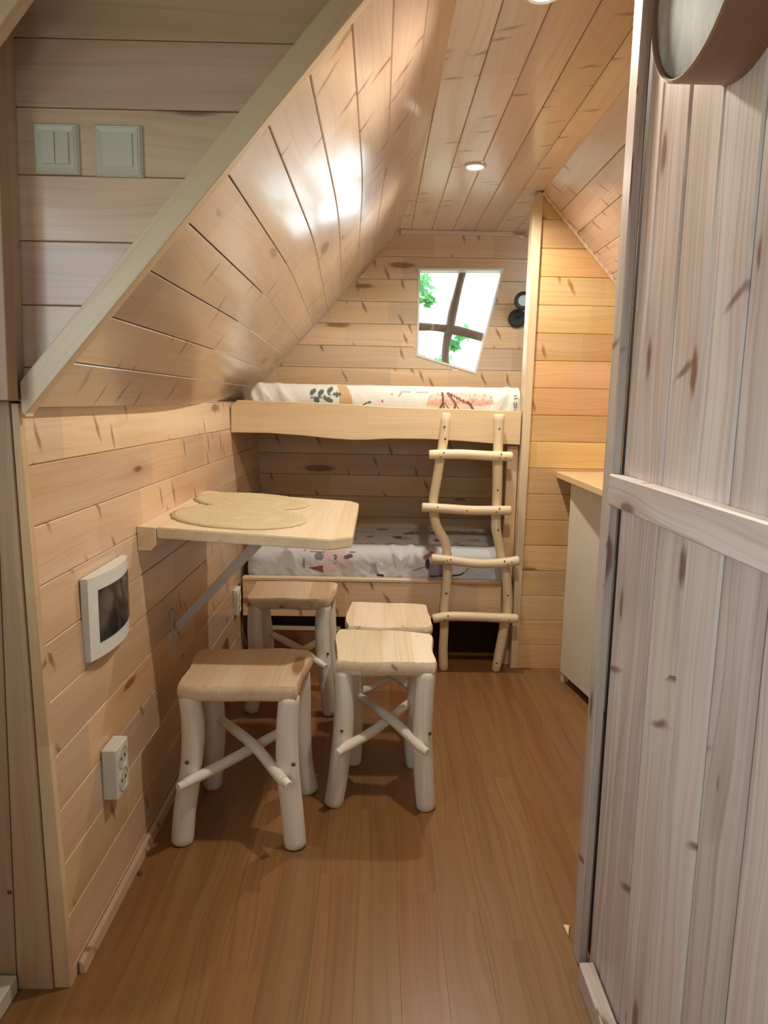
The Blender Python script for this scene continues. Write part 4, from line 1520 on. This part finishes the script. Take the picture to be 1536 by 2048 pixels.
# ================================================================== SMALL BITS ON THE FLOOR
bm = bmesh.new()
bmesh.ops.create_icosphere(bm, subdivisions=2, radius=0.006)
for v in bm.verts:
    v.co = V3((v.co.x * 1.1, v.co.y * 1.5, max(0, v.co.z + 0.002) * 0.7)) + V3((-0.588, 1.655, 0.0004)) * 1
    v.co += noise.noise_vector(v.co * 300) * 0.0012
for v in bm.verts:
    v.co.z = max(v.co.z, 0.0004)
tag(link('bark_crumb', bm, M['dark_gap'], smooth=True), 'tiny dark crumb on the floor beside the left wall', 'crumb')
tag(prism('wood_chip', [(0.455, 1.452, 0.0006), (0.466, 1.484, 0.0006), (0.452, 1.486, 0.0006)], (0.0, 0, 0.006), M['trim'], bevel=0.0008),
    'tiny pale wood chip on the floor at the foot of the plank partition', 'wood chip')

# ================================================================== OUTSIDE
g = structure(box('ground', (-14, -14, -0.65), (16, 22, -0.45), M['grass']))


def tree(x, y, h, lean_, crown, n, seed, label):
    t = thing('leafy_tree', (x, y, -0.45), label, 'tree', 'trees outside the window')
    rs = np.random.RandomState(seed)
    tube('trunk', [(x, y, -0.45, 0.05), (x + lean_ * 0.4, y, h * 0.4, 0.042), (x + lean_, y, h * 0.9, 0.02)], M['trunk'], t, seg=8, lump=0.15, seed=seed)
    c = np.array([crown[i % len(crown)][:3] for i in range(n)], float)
    r = np.array([crown[i % len(crown)][3] for i in range(n)], float)
    d = rs.normal(size=(n, 3))
    d /= np.linalg.norm(d, axis=1)[:, None]
    p = c + d * (r * rs.uniform(0.15, 1, n) ** 0.6)[:, None]
    verts, faces = [], []
    for q in p:
        a = rs.normal(size=3); a /= np.linalg.norm(a)
        b = np.cross(a, rs.normal(size=3)); b /= np.linalg.norm(b)
        nn = np.cross(a, b)
        s = rs.uniform(0.035, 0.06)
        i = len(verts)
        verts += [q - a * s, q + b * s * 0.45 + nn * s * 0.12, q + a * s, q - b * s * 0.45 + nn * s * 0.12]
        faces += [(i, i + 1, i + 3), (i + 1, i + 2, i + 3)]
    me = bpy.data.meshes.new('foliage')
    org = np.array([x, y, -0.45])
    me.from_pydata([tuple(v - org) for v in verts], [], faces)
    me.materials.append(M['leaf'])
    o = bpy.data.objects.new('foliage', me)
    COL.objects.link(o)
    o.parent = t
    o['kind'] = 'stuff'


tree(-0.25, 6.6, 3.2, 0.15, [(0.34, 6.4, 2.22, 0.13), (0.40, 6.4, 2.10, 0.07), (0.30, 6.4, 1.55, 0.10)], 150, 4, 'slim green tree seen at the left side of the skewed window')
tree(1.75, 7.6, 2.4, -0.30, [(0.84, 7.5, 1.92, 0.10), (0.76, 7.5, 1.80, 0.07), (0.46, 7.4, 1.42, 0.14), (0.60, 7.6, 1.45, 0.22), (0.66, 7.5, 1.62, 0.10)], 230, 9, 'pale green tree behind the crossing of the window bars')
